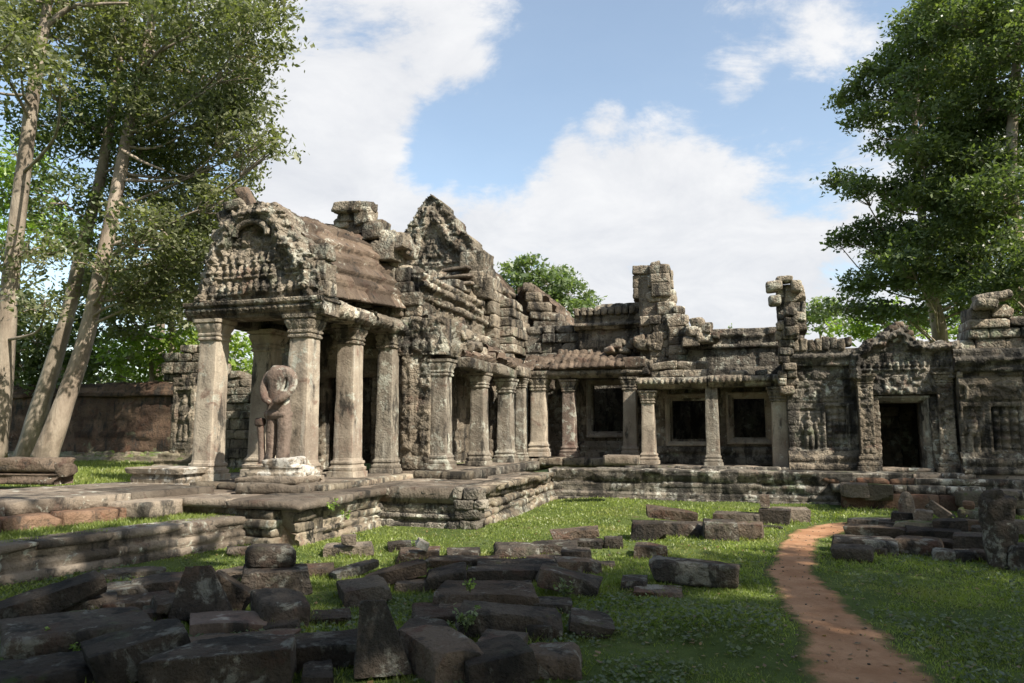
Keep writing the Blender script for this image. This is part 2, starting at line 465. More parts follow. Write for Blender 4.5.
def panel(mb, O, U, V, w, h, fn, res=.045, thick=.3, mask=None):
    """a slab of wall: front is a relief, sides and back close it.  normal = U x V"""
    O = A(*O); U = unit(U); V = unit(V); N = np.cross(U, V)
    nu = max(3, int(w / res) + 1); nv = max(3, int(h / res) + 1)
    u = np.linspace(0, w, nu); v = np.linspace(0, h, nv)
    uu, vv = np.meshgrid(u, v, indexing='ij')
    d, t = fn(uu, vv)
    F = O + uu[..., None] * U + vv[..., None] * V + d[..., None] * N
    B = O + uu[..., None] * U + vv[..., None] * V - thick * N
    if mask is None:
        ring = np.concatenate([np.arange(nu - 1) * nv, (nu - 1) * nv + np.arange(nv - 1), (np.arange(nu - 1, 0, -1)) * nv + nv - 1, np.arange(nv - 1, 0, -1)])
        Bv = B.reshape(-1, 3)[ring]
        n = nu * nv; k = len(ring)
        r2 = np.roll(ring, -1); b1 = n + np.arange(k); b2 = n + np.roll(np.arange(k), -1)
        mb.add(np.concatenate([F.reshape(-1, 3), Bv]), [grid_faces(nu, nv), np.stack([r2, ring, b1, b2], -1), b1[::-1]],
               np.concatenate([np.broadcast_to(t, uu.shape).ravel(), np.full(k, .4)]))
        return
    uc = (uu[:-1, :-1] + uu[1:, 1:]) / 2; vc = (vv[:-1, :-1] + vv[1:, 1:]) / 2
    m = mask(uc, vc)
    idx = np.arange(nu * nv).reshape(nu, nv); n = nu * nv
    q = np.stack([idx[:-1, :-1], idx[1:, :-1], idx[1:, 1:], idx[:-1, 1:]], -1)
    front = q[m]; back = front[:, ::-1] + n
    side = []
    mp = np.pad(m, 1)
    for (di, dj, a, b) in ((0, -1, 0, 1), (1, 0, 1, 2), (0, 1, 2, 3), (-1, 0, 3, 0)):
        nb = mp[1 + di:mp.shape[0] - 1 + di, 1 + dj:mp.shape[1] - 1 + dj]
        e = m & ~nb
        side.append(np.stack([q[e][:, b], q[e][:, a], q[e][:, a] + n, q[e][:, b] + n], -1))
    mb.add(np.concatenate([F.reshape(-1, 3), B.reshape(-1, 3)]), [front, back] + side, np.concatenate([np.broadcast_to(t, uu.shape).ravel(), np.broadcast_to(t, uu.shape).ravel()]))

def inpoly(u, v, poly):
    r = np.zeros(u.shape, bool)
    n = len(poly)
    for i in range(n):
        x1, y1 = poly[i]; x2, y2 = poly[(i + 1) % n]
        c = ((y1 > v) != (y2 > v))
        with np.errstate(divide='ignore', invalid='ignore'):
            xi = (x2 - x1) * (v - y1) / (y2 - y1 + 1e-12) + x1
        r ^= c & (u < xi)
    return r

def polydist(u, v, poly, closed=False):
    d = np.full(u.shape, 9.0)
    n = len(poly)
    for i in range(n if closed else n - 1):
        x1, y1 = poly[i]; x2, y2 = poly[(i + 1) % n]
        l2 = (x2 - x1) ** 2 + (y2 - y1) ** 2 + 1e-12
        t = np.clip(((u - x1) * (x2 - x1) + (v - y1) * (y2 - y1)) / l2, 0, 1)
        d = np.minimum(d, np.hypot(u - x1 - t * (x2 - x1), v - y1 - t * (y2 - y1)))
    return d

def sweep(mb, O, U, N, L, prof, back=None, V=Z_, ds=.045, du=.05, fn=None, extra=None, bend=None):
    """a moulding: open profile of (out, up) points from bottom to top run along U; closed behind by 'back' points"""
    O = A(*O); U = unit(U); N = unit(N); V = unit(V)
    pts = [np.array(prof[0], float)]
    for a, b in zip(prof[:-1], prof[1:]):
        a = np.array(a, float); b = np.array(b, float)
        k = max(1, int(np.linalg.norm(b - a) / ds))
        for i in range(1, k + 1): pts.append(a + (b - a) * i / k)
    P = np.array(pts); m = len(P)
    T = np.gradient(P, axis=0); T /= np.linalg.norm(T, axis=1)[:, None] + 1e-9
    nr = np.stack([T[:, 1], -T[:, 0]], -1)
    s = np.concatenate([[0], np.cumsum(np.linalg.norm(np.diff(P, axis=0), axis=1))])
    nu = max(2, int(L / du) + 1)
    u = np.linspace(0, L, nu)
    uu, ss = np.meshgrid(u, s, indexing='ij')
    d, t = fn(uu, ss) if fn else (np.zeros_like(uu), np.full_like(uu, .5))
    if extra is not None: d = d + extra(uu, ss, np.broadcast_to(P[:, 1], uu.shape))
    bk = np.array(back if back is not None else [(min(P[:, 0]) - .25, P[-1, 1]), (min(P[:, 0]) - .25, P[0, 1])], float)
    nn = np.concatenate([P[:, 0] + 0 * P[:, 0], bk[:, 0]]); vv = np.concatenate([P[:, 1], bk[:, 1]])
    M = len(nn)
    base = np.broadcast_to(np.stack([nn, vv], -1), (nu, M, 2)).copy()
    base[:, :m] += nr[None] * d[..., None]
    pos = O + u[:, None, None] * U + base[..., :1] * N + base[..., 1:] * V
    if bend is not None: pos = pos + bend(u)[:, None, :]
    tt = np.full((nu, M), .45); tt[:, :m] = t
    mb.add(pos.reshape(-1, 3), [grid_faces(nu, M, wrap_v=True), np.arange(M)[::-1], (nu - 1) * M + np.arange(M)], tt.ravel())

_lat = {}
def lattice(nx, ny, nz):
    k = (nx, ny, nz)
    if k in _lat: return _lat[k]
    def ax(n):
        x = np.linspace(-1, 1, n + 1); return np.sign(x) * (1 - (1 - np.abs(x)) ** 1.2)
    gx, gy, gz = ax(nx), ax(ny), ax(nz)
    I = {}; V = []; Fc = []
    def vid(i, j, l):
        if (i, j, l) not in I:
            I[(i, j, l)] = len(V); V.append((gx[i], gy[j], gz[l]))
        return I[(i, j, l)]
    for i in range(nx):
        for j in range(ny):
            Fc.append([vid(i, j, 0), vid(i, j + 1, 0), vid(i + 1, j + 1, 0), vid(i + 1, j, 0)])
            Fc.append([vid(i, j, nz), vid(i + 1, j, nz), vid(i + 1, j + 1, nz), vid(i, j + 1, nz)])
    for i in range(nx):
        for l in range(nz):
            Fc.append([vid(i, 0, l), vid(i + 1, 0, l), vid(i + 1, 0, l + 1), vid(i, 0, l + 1)])
            Fc.append([vid(i, ny, l), vid(i, ny, l + 1), vid(i + 1, ny, l + 1), vid(i + 1, ny, l)])
    for j in range(ny):
        for l in range(nz):
            Fc.append([vid(0, j, l), vid(0, j, l + 1), vid(0, j + 1, l + 1), vid(0, j + 1, l)])
            Fc.append([vid(nx, j, l), vid(nx, j + 1, l), vid(nx, j + 1, l + 1), vid(nx, j, l + 1)])
    _lat[k] = (np.array(V), np.array(Fc)); return _lat[k]

RND = np.random.default_rng(7)
def block(mb, c, dims, axes=None, seed=None, res=.12, rnd=.04, amp=.02, skew=.05, chips=1, tint=None, nf=3.0, maxn=16):
    """one weathered stone"""
    rs = np.random.default_rng(int(seed) if seed is not None else int(RND.integers(1 << 30)))
    d = np.array(dims, float) / 2
    n = [int(np.clip(round(2 * x / res), 2, maxn)) for x in d]
    V, Fc = lattice(*n)
    r = min(rnd, d.min() * .6)
    q = V * d
    qc = np.clip(q, -(d - r), d - r)
    dl = q - qc
    ln = np.linalg.norm(dl, axis=1)[:, None]
    nrm = dl / np.maximum(ln, 1e-6)
    p = qc + nrm * r
    co = rs.uniform(-1, 1, (2, 2, 2, 3)) * skew * d
    w = (V + 1) / 2
    for i in (0, 1):
        for j in (0, 1):
            for k in (0, 1):
                ww = (w[:, 0] if i else 1 - w[:, 0]) * (w[:, 1] if j else 1 - w[:, 1]) * (w[:, 2] if k else 1 - w[:, 2])
                p = p + ww[:, None] * co[i, j, k]
    for _ in range(chips):
        sg = rs.choice([-1, 1], 3)
        nn = unit(sg * rs.uniform(.25, 1, 3) / d)
        off = (np.abs(nn) * d).sum() * rs.uniform(.70, .9)
        ex = np.maximum(p @ nn - off, 0)
        p = p - ex[:, None] * nn
    p = p + nrm * (amp * 1.5 * fbm(p * nf + rs.uniform(0, 90, 3), 4) + amp * 1.5 * fbm(p * nf * 4.3 + rs.uniform(0, 30, 3), 3))[:, None]
    if axes is not None: p = p @ np.asarray(axes)
    mb.add(p + np.asarray(c), [Fc], rs.uniform(.1, .9) if tint is None else tint)

def rotz(a): c, s = math.cos(a), math.sin(a); return np.array([[c, s, 0], [-s, c, 0], [0, 0, 1.]])
def axes_of(yaw=0, pitch=0, roll=0):
    """rows = local axes in world; pitch lifts the +x end, roll lifts the +y side"""
    m = Matrix.Rotation(yaw, 3, 'Z') @ Matrix.Rotation(-pitch, 3, 'Y') @ Matrix.Rotation(roll, 3, 'X')
    return np.array(m).T

def ruin(mb, O, U, N, poly, thick, row_h=.32, blk=.55, seed=1, jit=.05, res=.13, rnd=.04, amp=.022, core=True, chips=1):
    rnd *= .42; res *= .62; amp *= .78; blk *= 1.25; jit *= .7; thick += .06
    """coursed blocks filling an outline given in (along, up)"""
    rs = np.random.default_rng(seed)
    O = A(*O); U = unit(U); N = unit(N)
    poly = [tuple(map(float, p)) for p in poly]
    us = [p[0] for p in poly]; vs = [p[1] for p in poly]
    v = min(vs)
    ax = np.stack([U, N, Z_])
    while v < max(vs) - .05:
        h = row_h * rs.uniform(.8, 1.25)
        u = min(us) - rs.uniform(0, blk * .6)
        while u < max(us):
            l = blk * rs.uniform(.6, 1.5)
            a, b = max(u, min(us)), min(u + l, max(us))
            tst = np.array([a * .85 + b * .15, (a + b) / 2, a * .15 + b * .85])
            ins = inpoly(tst, np.full(3, v + h * .5), poly)
            if ins[1] and b - a > .08:
                if not ins[0]: a = (a + b) / 2 - .12
                if not ins[2]: b = (a + b) / 2 + .12
                dn = rs.normal(0, jit)
                top = not inpoly(np.array([(a + b) / 2]), np.array([v + h * 1.5]), poly)[0]
                ay = axes_of(0, rs.normal(0, .05) if top else 0, rs.normal(0, .05) if top else 0) @ ax if top else ax
                block(mb, O + U * ((a + b) / 2) + N * (dn - thick / 2) + Z_ * (v + h / 2), (b - a - .003, thick + rs.uniform(-.03, .05), h - .002), ay,
                      rs.integers(1 << 30), res, rnd, amp, .05 if not top else .12, chips + (3 if top else 0))
            u += l
        v += h

def tube(mb, pts, rad, n=10, seed=0, amp=.08, tint=.5, flute=0):
    P = np.array(pts, float); r = np.array(rad, float)
    k = len(P)
    # resample smoothly
    t = np.linspace(0, k - 1, (k - 1) * 6 + 1)
    i = np.clip(np.floor(t).astype(int), 0, k - 2); f = (t - i)[:, None]
    p0 = P[np.maximum(i - 1, 0)]; p1 = P[i]; p2 = P[i + 1]; p3 = P[np.minimum(i + 2, k - 1)]
    C = .5 * ((2 * p1) + (-p0 + p2) * f + (2 * p0 - 5 * p1 + 4 * p2 - p3) * f ** 2 + (-p0 + 3 * p1 - 3 * p2 + p3) * f ** 3)
    rr = np.interp(t, np.arange(k), r)
    T = np.gradient(C, axis=0); T /= np.linalg.norm(T, axis=1)[:, None] + 1e-9
    ref = np.where(np.abs(T[:, :1]) < .9, X_, Y_)
    a = np.cross(T, ref); a /= np.linalg.norm(a, axis=1)[:, None]
    b = np.cross(T, a)
    th = np.linspace(0, 2 * PI, n, endpoint=False)
    ring = a[:, None] * np.cos(th)[None, :, None] + b[:, None] * np.sin(th)[None, :, None]
    q = C[:, None] + ring * rr[:, None, None]
    nz = fbm(q * (1.1 / max(r.max(), .05)) * .5 + seed, 3)
    q = C[:, None] + ring * (rr[:, None] * (1 + amp * 3 * nz + flute * .12 * np.cos(th * 5 + seed)[None] * (rr / r.max())[:, None] ** 2))[..., None]
    m = len(C)
    mb.add(q.reshape(-1, 3), [grid_faces(m, n, wrap_v=True), np.arange(n), (m - 1) * n + np.arange(n)[::-1]], tint)

# --- carved ornament (heights 0..1)
def petals(u, v, v0, v1, per, ph=0):
    x = ((u + ph) / per) % 1 - .5
    y = np.clip((v - v0) / (v1 - v0), -1, 2)
    w = np.sqrt(np.clip(1 - np.clip(y, 0, 1) ** 2, 0, 1)) * .48
    return ((np.abs(x) < w) & (y > 0) & (y < 1)) * np.sqrt(np.clip(1 - (np.abs(x) / (w + 1e-6)) ** 2, 0, 1))
def scrolls(u, v, sc, seed=0):
    p = np.stack([u * sc, v * sc, np.full_like(u, seed)], -1)
    wx = fbm(p * .7, 2, seed) * 5; wy = fbm(p * .7 + 40, 2, seed) * 5
    return np.clip(np.sin((u * sc + wx) * 2.6) * np.sin((v * sc + wy) * 2.6) * 1.2 + .5, 0, 1)
def ell(u, v, cx, cy, a, b):
    return np.sqrt(np.clip(1 - ((u - cx) / a) ** 2 - ((v - cy) / b) ** 2, 0, 1))
def figure(u, v, cx, by, h):
    """a standing carved figure"""
    r = ell(u, v, cx, by + .86 * h, .075 * h, .075 * h)
    r = np.maximum(r, .8 * ell(u, v, cx, by + .96 * h, .045 * h, .08 * h))
    r = np.maximum(r, ell(u, v, cx, by + .66 * h, .12 * h, .15 * h))
    r = np.maximum(r, ell(u, v, cx, by + .47 * h, .13 * h, .11 * h))
    for s in (-1, 1):
        r = np.maximum(r, .9 * ell(u, v, cx + s * .065 * h, by + .23 * h, .075 * h, .26 * h))
        r = np.maximum(r, .7 * ell(u, v, cx + s * .17 * h, by + .58 * h, .045 * h, .18 * h))
        r = np.maximum(r, .6 * ell(u, v, cx + s * .07 * h, by + .02 * h, .08 * h, .04 * h))
    return r
def seated(u, v, cx, by, h):
    r = ell(u, v, cx, by + .85 * h, .14 * h, .15 * h)
    r = np.maximum(r, ell(u, v, cx, by + .5 * h, .22 * h, .3 * h))
    return np.maximum(r, .85 * ell(u, v, cx, by + .15 * h, .38 * h, .18 * h))

# ------------------------------------------------------------------ columns
BASE_PROF = [(0, .22), (.15, .22), (.16, .14), (.20, .17), (.26, .17), (.28, .10), (.33, .08), (.37, .12), (.42, .11), (.44, .05), (.50, .03), (.52, 0)]
CAP_PROF = [(0, 0), (.02, .05), (.06, .06), (.08, .015), (.11, .015), (.13, .06), (.17, .07), (.19, .03), (.23, .05), (.30, .105), (.37, .14), (.41, .15), (.43, .10), (.46, .20), (.54, .22)]
def sq_ring(n):
    """square ring with n points a side, corners slightly stopped; unit half width"""
    t = np.linspace(-1, 1, n, endpoint=False)
    o = np.ones(n)
    return np.concatenate([np.stack([t, -o], -1), np.stack([o, t], -1), np.stack([-t, o], -1), np.stack([-o, -t], -1)])
def sq_lathe(mb, c, prof, w, d=None, n=9, seed=0, amp=.012, tint=.5, dz=.04, lean=(0, 0), flute=0.0, gouge=0.0):
    """square member: prof = [(z, extra half width)]"""
    d = d or w
    pts = []
    for a, b in zip(prof[:-1], prof[1:]):
        k = max(1, int(abs(b[0] - a[0]) / dz))
        for i in range(k): pts.append((a[0] + (b[0] - a[0]) * i / k, a[1] + (b[1] - a[1]) * i / k))
    pts.append(prof[-1])
    P = np.array(pts); m = len(P)
    ring = sq_ring(n); k = len(ring)
    hx = w / 2 + P[:, 1]; hy = d / 2 + P[:, 1]
    q = np.zeros((m, k, 3))
    q[..., 0] = ring[None, :, 0] * hx[:, None]; q[..., 1] = ring[None, :, 1] * hy[:, None]; q[..., 2] = P[:, 0][:, None]
    cornerness = np.minimum(np.abs(ring[:, 0]), np.abs(ring[:, 1]))
    q[..., :2] *= (1 - .05 * (cornerness > .97))[None, :, None]
    nn = q[..., :2] / (np.linalg.norm(q[..., :2], axis=-1, keepdims=True) + 1e-9)
    e = fbm(q * 4 + seed * 7.1, 4, seed)
    e2 = fbm(q * 1.3 + seed * 3.1, 2, seed + 2)
    dsp = amp * 2 * e + amp * 2 * e2 - gouge * np.clip(e2 * 4 - .5, 0, 1) - flute * (np.cos(ring[:, 0] * 9) * np.cos(ring[:, 1] * 9))[None]
    q[..., :2] += nn * dsp[..., None]
    q[..., 0] += lean[0] * q[..., 2]; q[..., 1] += lean[1] * q[..., 2]
    mb.add((q + A(*c)).reshape(-1, 3), [grid_faces(m, k, wrap_v=True), np.arange(k)[::-1], (m - 1) * k + np.arange(k)], tint)

def column(root, x, y, z0, z1, w, seed, mat=None, base=True, cap=True, lean=(0, 0), label=None, d=None, name='column', tint=.5):
    mat = mat or M_COL
    k = w / .55
    h = z1 - z0
    bh = .52 * k * (1 if base else 0); ch = .54 * k * (1 if cap else 0)
    L = lambda z: (x + lean[0] * z, y + lean[1] * z)
    mb = MB()
    sq_lathe(mb, (x, y, z0), [(bh - .01, .012), (h - ch + .01, -.01)], w, d, 10, seed, .010, tint, lean=lean, gouge=.02)
    o = mb.build(name, mat, root, smooth=35)
    if label: o['label'] = label
    if base:
        mb = MB(); sq_lathe(mb, (x, y, z0), [(z * k, e * k * .62) for z, e in BASE_PROF], w, d, 10, seed + 1, .014, tint, .03, lean=lean, gouge=.03)
        mb.build('base', mat, o, smooth=35)
    if cap:
        mb = MB(); p = L(h - ch)
        sq_lathe(mb, (p[0], p[1], z1 - ch), [(z * k, e * k * .62) for z, e in CAP_PROF], w, d, 14, seed + 2, .016, tint, .025, lean=lean, flute=.008, gouge=.03)
        mb.build('capital', M_LICH if seed % 2 else mat, o, smooth=35)
    return o

# =================================================================== THE SETTING
MOUND = onz(715, 632, 0)
def gz(x, y):
    x = np.asarray(x, float); y = np.asarray(y, float)
    p = np.stack([x * .55, y * .55, np.zeros_like(x) + 3.3], -1)
    z = .09 * fbm(p, 3, 4)
    z = z * np.clip((y - 2) / 6, .3, 1)
    z = z + .13 * np.exp(-(((x - MOUND[0]) / .8) ** 2 + ((y - MOUND[1]) / .7) ** 2))
    z = z + .10 * np.clip((y - 17.5) / 3, 0, 1) * np.clip((x + 5.5) / 1.5, 0, 1) * (x < 12)
    k = np.clip((-13.2 - x) / 1.2, 0, 1); k = k * k * (3 - 2 * k)
    z = z * (1 - k) + k * (.70 + .05 * fbm(p * .6, 2, 9))
    return z

def build_ground():
    xs = np.concatenate([[-600, -300, -150, -80, -50, -36], np.arange(-28, -16, .6), np.arange(-16, 12, .16), np.arange(12, 24, .8), [28, 36, 50, 80, 150, 300, 600]])
    ys = np.concatenate([[-600, -300, -120, -50, -25, -12, -6, -3, -1, 0, 1], np.arange(2, 22, .16), np.arange(22, 34, .8), [38, 46, 60, 90, 150, 300, 600]])
    X, Y = np.meshgrid(xs, ys, indexing='ij')
    Zg = gz(X, Y)
    mb = MB(); mb.add(np.stack([X, Y, Zg], -1).reshape(-1, 3), [grid_faces(len(xs), len(ys))])
    tag(mb.build('ground', M_GROUND, smooth=True), kind='structure')
build_ground()

PATH_PX = [(683, 802, 928), (660, 800, 905), (640, 794, 884), (620, 788, 858), (600, 779, 838), (585, 773, 824), (570, 771, 816), (557, 773, 813), (546, 780, 816), (537, 786, 826), (530, 797, 848), (525.5, 818, 880), (522, 845, 905), (519.5, 875, 925)]
PL_ = np.array([onz(a, y, 0)[:2] for y, a, b in PATH_PX]); PR_ = np.array([onz(b, y, 0)[:2] for y, a, b in PATH_PX])
PL_ = np.concatenate([[PL_[0] + (PL_[0] - PL_[1]) * 1.5 + A(.15, -.6)], PL_]); PR_ = np.concatenate([[PR_[0] + (PR_[0] - PR_[1]) * 1.5 + A(.1, -.6)], PR_])
def path_lerp(t):
    i = np.clip(np.floor(t).astype(int), 0, len(PL_) - 2); f = (t - i)[:, None]
    return PL_[i] * (1 - f) + PL_[i + 1] * f, PR_[i] * (1 - f) + PR_[i + 1] * f
def build_path():
    t = np.linspace(0, len(PL_) - 1, 260)
    a, b = path_lerp(t)
    k = np.ones(9) / 9
    for q in (a, b):
        for c in (0, 1): q[4:-4, c] = np.convolve(q[:, c], k, 'valid')
    s = np.arange(260) * .06
    wob = lambda sd: (fbm(np.stack([s * 1.2, s * 0 + sd, s * 0], -1), 4, sd))[:, None]
    ax = b - a; ax /= np.linalg.norm(ax, axis=1)[:, None]
    w2 = lambda sd: (fbm(np.stack([s * 5, s * 0 + sd, s * 0], -1), 4, sd))[:, None]
    a = a + ax * wob(1) * .34 + ax * w2(2) * .15 - ax * .06; b = b + ax * wob(5) * .34 + ax * w2(7) * .15 + ax * .06
    w = np.linspace(0, 1, 15)
    P = a[:, None] * (1 - w[None, :, None]) + b[:, None] * w[None, :, None]
    z = gz(P[..., 0], P[..., 1]) + .012
    z[:, 0] -= .03; z[:, -1] -= .03
    mb = MB(); mb.add(np.concatenate([P, z[..., None]], -1).reshape(-1, 3), [grid_faces(260, 15)], np.broadcast_to(np.abs(w * 2 - 1), (260, 15)).ravel())
    tag(mb.build('path', M_PATH, smooth=True), kind='structure')
    return a, b
PA, PB = build_path()

# =================================================================== STONE PLATFORM UNDER THE TEMPLE
MOULD = [(.10, 0), (.10, .13), (.02, .16), (.06, .20), (.06, .27), (-.02, .30), (.03, .35), (.03, .46), (-.04, .50), (.02, .55), (.02, .62), (.07, .66), (.07, .78)]
def mould(h, out=1.0): return [(o * out, v * h / .78) for o, v in MOULD]

def build_platform():
    root = thing('stone_platform', 'long moulded sandstone platform stepping round the lawn and carrying the whole temple', 'platform', (-5, 20, 0))
    w = stonework(.22, .75, .035, .035, .035, 2.1, fs=3)
    rough = stonework(.2, .55, .06, .04, .055, 5.5, fs=2.4)
    def side(name, mat, O, U, N, L, h, fn, out=1.0, back=.5):
        mb = MB(); sweep(mb, O, U, N, L, mould(h, out), [(-back, h), (-back, -.1), (.1 * out, -.1)], fn=fn); return mb.build(name, mat, root)
    side('side_wall', M_PLAT, (-7.25, 10.95, -.02), Y_, X_, 3.1, .64, w, 1.1)
    side('side_wall', M_PLAT, (-5.28, 14.25, -.02), Y_, X_, 6.25, .80, rough, 2.0)
    side('front_wall', M_PLAT, (-9.2, 11.3, -.02), X_, -Y_, 2.0, .64, w, .8)
    side('front_wall', M_DARK, (-7.4, 14.06, -.02), X_, -Y_, 1.95, .78, w, 1.2)
    side('front_wall', M_PLATR, (-5.3, 20.5, -.02), X_, -Y_, 9.2, .90, stonework(.2, .85, .035, .04, .03, 7.7), 1.0)
    mb = MB()
    ruin(mb, (-5.06, 13.93, -.02), -X_, -Y_, [(0, 0), (.5, 0), (.45, .80), (.03, .80)], .42, .2, .4, 91, .06, .08, .07, .05)
    mb.build('corner_quoin', M_DARK, root)
    mb = MB()
    ruin(mb, (-7.14, 10.98, -.02), -X_, -Y_, [(0, 0), (.5, 0), (.45, .63), (.03, .63)], .42, .2, .4, 93, .03, .08, .05, .03)
    mb.build('corner_quoin', M_PLAT, root)
    mb = MB()
    for k, (z0, z1, o) in enumerate(((0, .16, .06), (.16, .30, .0), (.30, .45, .05), (.45, .60, .0))):
        block(mb, (-8.02, 11.28 - o * .5, (z0 + z1) / 2), (1.15 + o, .80 + o, z1 - z0), axes_of(-.2, 0, 0), 700 + k, .06, .025, .02, .05, 2)
    mb.build('corner_quoin', M_PLAT, root)
    # overhanging coping slabs on the near corner
    mb = MB()
    for y0, y1, o in ((10.75, 12.55, .02), (12.57, 14.0, -.04), (14.02, 14.6, -.12)):
        block(mb, (-7.75 + o, (y0 + y1) / 2, .69), (1.45, y1 - y0, .15), None, 11 + y0, .1, .025, .015, .04, 2)
    for x0, x1 in ((-9.5, -8.5),):
        block(mb, ((x0 + x1) / 2, 11.35, .68), (x1 - x0, .9, .15), None, 31, .1, .025, .015, .03, 1)
    mb.build('coping', M_PAVE, root)
    # paving: each floor is a relief sheet of slabs
    pv = stonework(.55, .9, .018, .02, .012, 3.1, gw=.03)
    def floor(x0, x1, y0, y1, z, mat=M_PAVE, th=.3, rs=.07):
        mb = MB(); panel(mb, (x0, y0, z), X_, Y_, x1 - x0, y1 - y0, pv, rs, th); return mb.build('floor', mat, root)
    floor(-13.6, -8.3, 11.1, 14.0, .735)
    floor(-13.6, -5.3, 14.0, 20.5, .785)
    floor(-5.35, 3.9, 20.5, 21.2, .90, M_PLATR)
    # kerb steps between the floor levels
    st = stonework(.5, .62, .03, .03, .02, 8.2)
    def kerb(x0, x1, y0, y1, z0, z1, mat=M_PLAT):
        mb = MB()
        L = x1 - x0
        n = max(1, int(L / .7)) if L > (y1 - y0) else max(1, int((y1 - y0) / .7))
        if L > (y1 - y0):
            e = np.linspace(x0, x1, n + 1)
            for a, b in zip(e[:-1], e[1:]): block(mb, ((a + b) / 2, (y0 + y1) / 2 + RND.normal(0, .02), (z0 + z1) / 2), (b - a - .012, y1 - y0, z1 - z0), None, None, .1, .025, .014, .04, 2)
        else:
            e = np.linspace(y0, y1, n + 1)
            for a, b in zip(e[:-1], e[1:]): block(mb, ((x0 + x1) / 2 + RND.normal(0, .02), (a + b) / 2, (z0 + z1) / 2), (x1 - x0, b - a - .012, z1 - z0), None, None, .1, .025, .014, .04, 2)
        return mb.build('kerb', mat, root)
    kerb(-11.9, -7.75, 12.75, 13.15, .72, .875)
    kerb(-8.1, -7.7, 13.1, 17.0, .72, .89)
    floor(-11.9, -7.9, 13.0, 17.3, .872, M_PAVE)
    kerb(-7.7, -6.25, 16.6, 17.0, .74, .97)
    kerb(-6.6, -6.2, 17.0, 22.9, .74, .985, M_DARK)
    floor(-8.1, -6.3, 16.8, 24.5, .978, M_PAVE)
    kerb(-6.25, -3.1, 22.75, 23.15, .85, 1.10, M_PLAT)
    floor(-6.6, -3.0, 23.0, 25.0, 1.085, M_PAVE)
    kerb(-3.3, 1.6, 21.2, 21.6, .84, .965, M_PLATR)
    floor(-3.3, 2.4, 21.4, 23.2, .96, M_PAVE)
    # red stained courses and steps in front of the doorway
    mb = MB(); sweep(mb, (3.9, 20.35, -.02), X_, -Y_, 5.4, mould(.80, .8), [(-.8, .80), (-.8, -.1), (.1, -.1)], fn=stonework(.2, .8, .03, .04, .03, 4.4)); mb.build('front_wall', M_PLATR, root)
    for k, (y, z0, z1) in enumerate(((20.05, .0, .42), (20.3, .42, .62), (20.62, .6, .78), (20.9, .74, .90))):
        kerb(2.2 - .2 * k, 5.0 + .35 * k, y - .2, y + .2, z0, z1, M_LAT if k % 2 == 0 else M_PLATR)
    floor(2.4, 9.3, 20.7, 24.5, .885, M_PAVE)
    mb = MB(); block(mb, onz(620, 464, 1.09) + A(0, .3, .09), (.9, .45, .26), None, 77, .08, .03, .015, .04, 2); mb.build('kerb', M_PAVE, root)
    rs = np.random.default_rng(9)
    mb = MB(); y = 10.05
    for l in (.95, 1.0, .85, .75):
        block(mb, (-10.0 + rs.normal(0, .02), y + l / 2, .60), (1.1, l - .02, .28), None, rs.integers(99999), .08, .03, .015, .03, 1); y += l
    mb.build('step', M_PAVE, root)
    # mossy coping right of the steps
    mb = MB()
    for x0, x1 in ((4.6, 5.55), (5.6, 6.3), (6.32, 7.4)):
        block(mb, ((x0 + x1) / 2, 19.75, .36), (x1 - x0 - .02, .8, .34), None, int(x0 * 10), .09, .04, .02, .05, 2)
        block(mb, ((x0 + x1) / 2 + .1, 19.68, .10), (x1 - x0, .9, .22), None, int(x0 * 10) + 3, .09, .04, .02, .05, 2)
    mb.build('coping', M_FALLM, root)
    return root
build_platform()

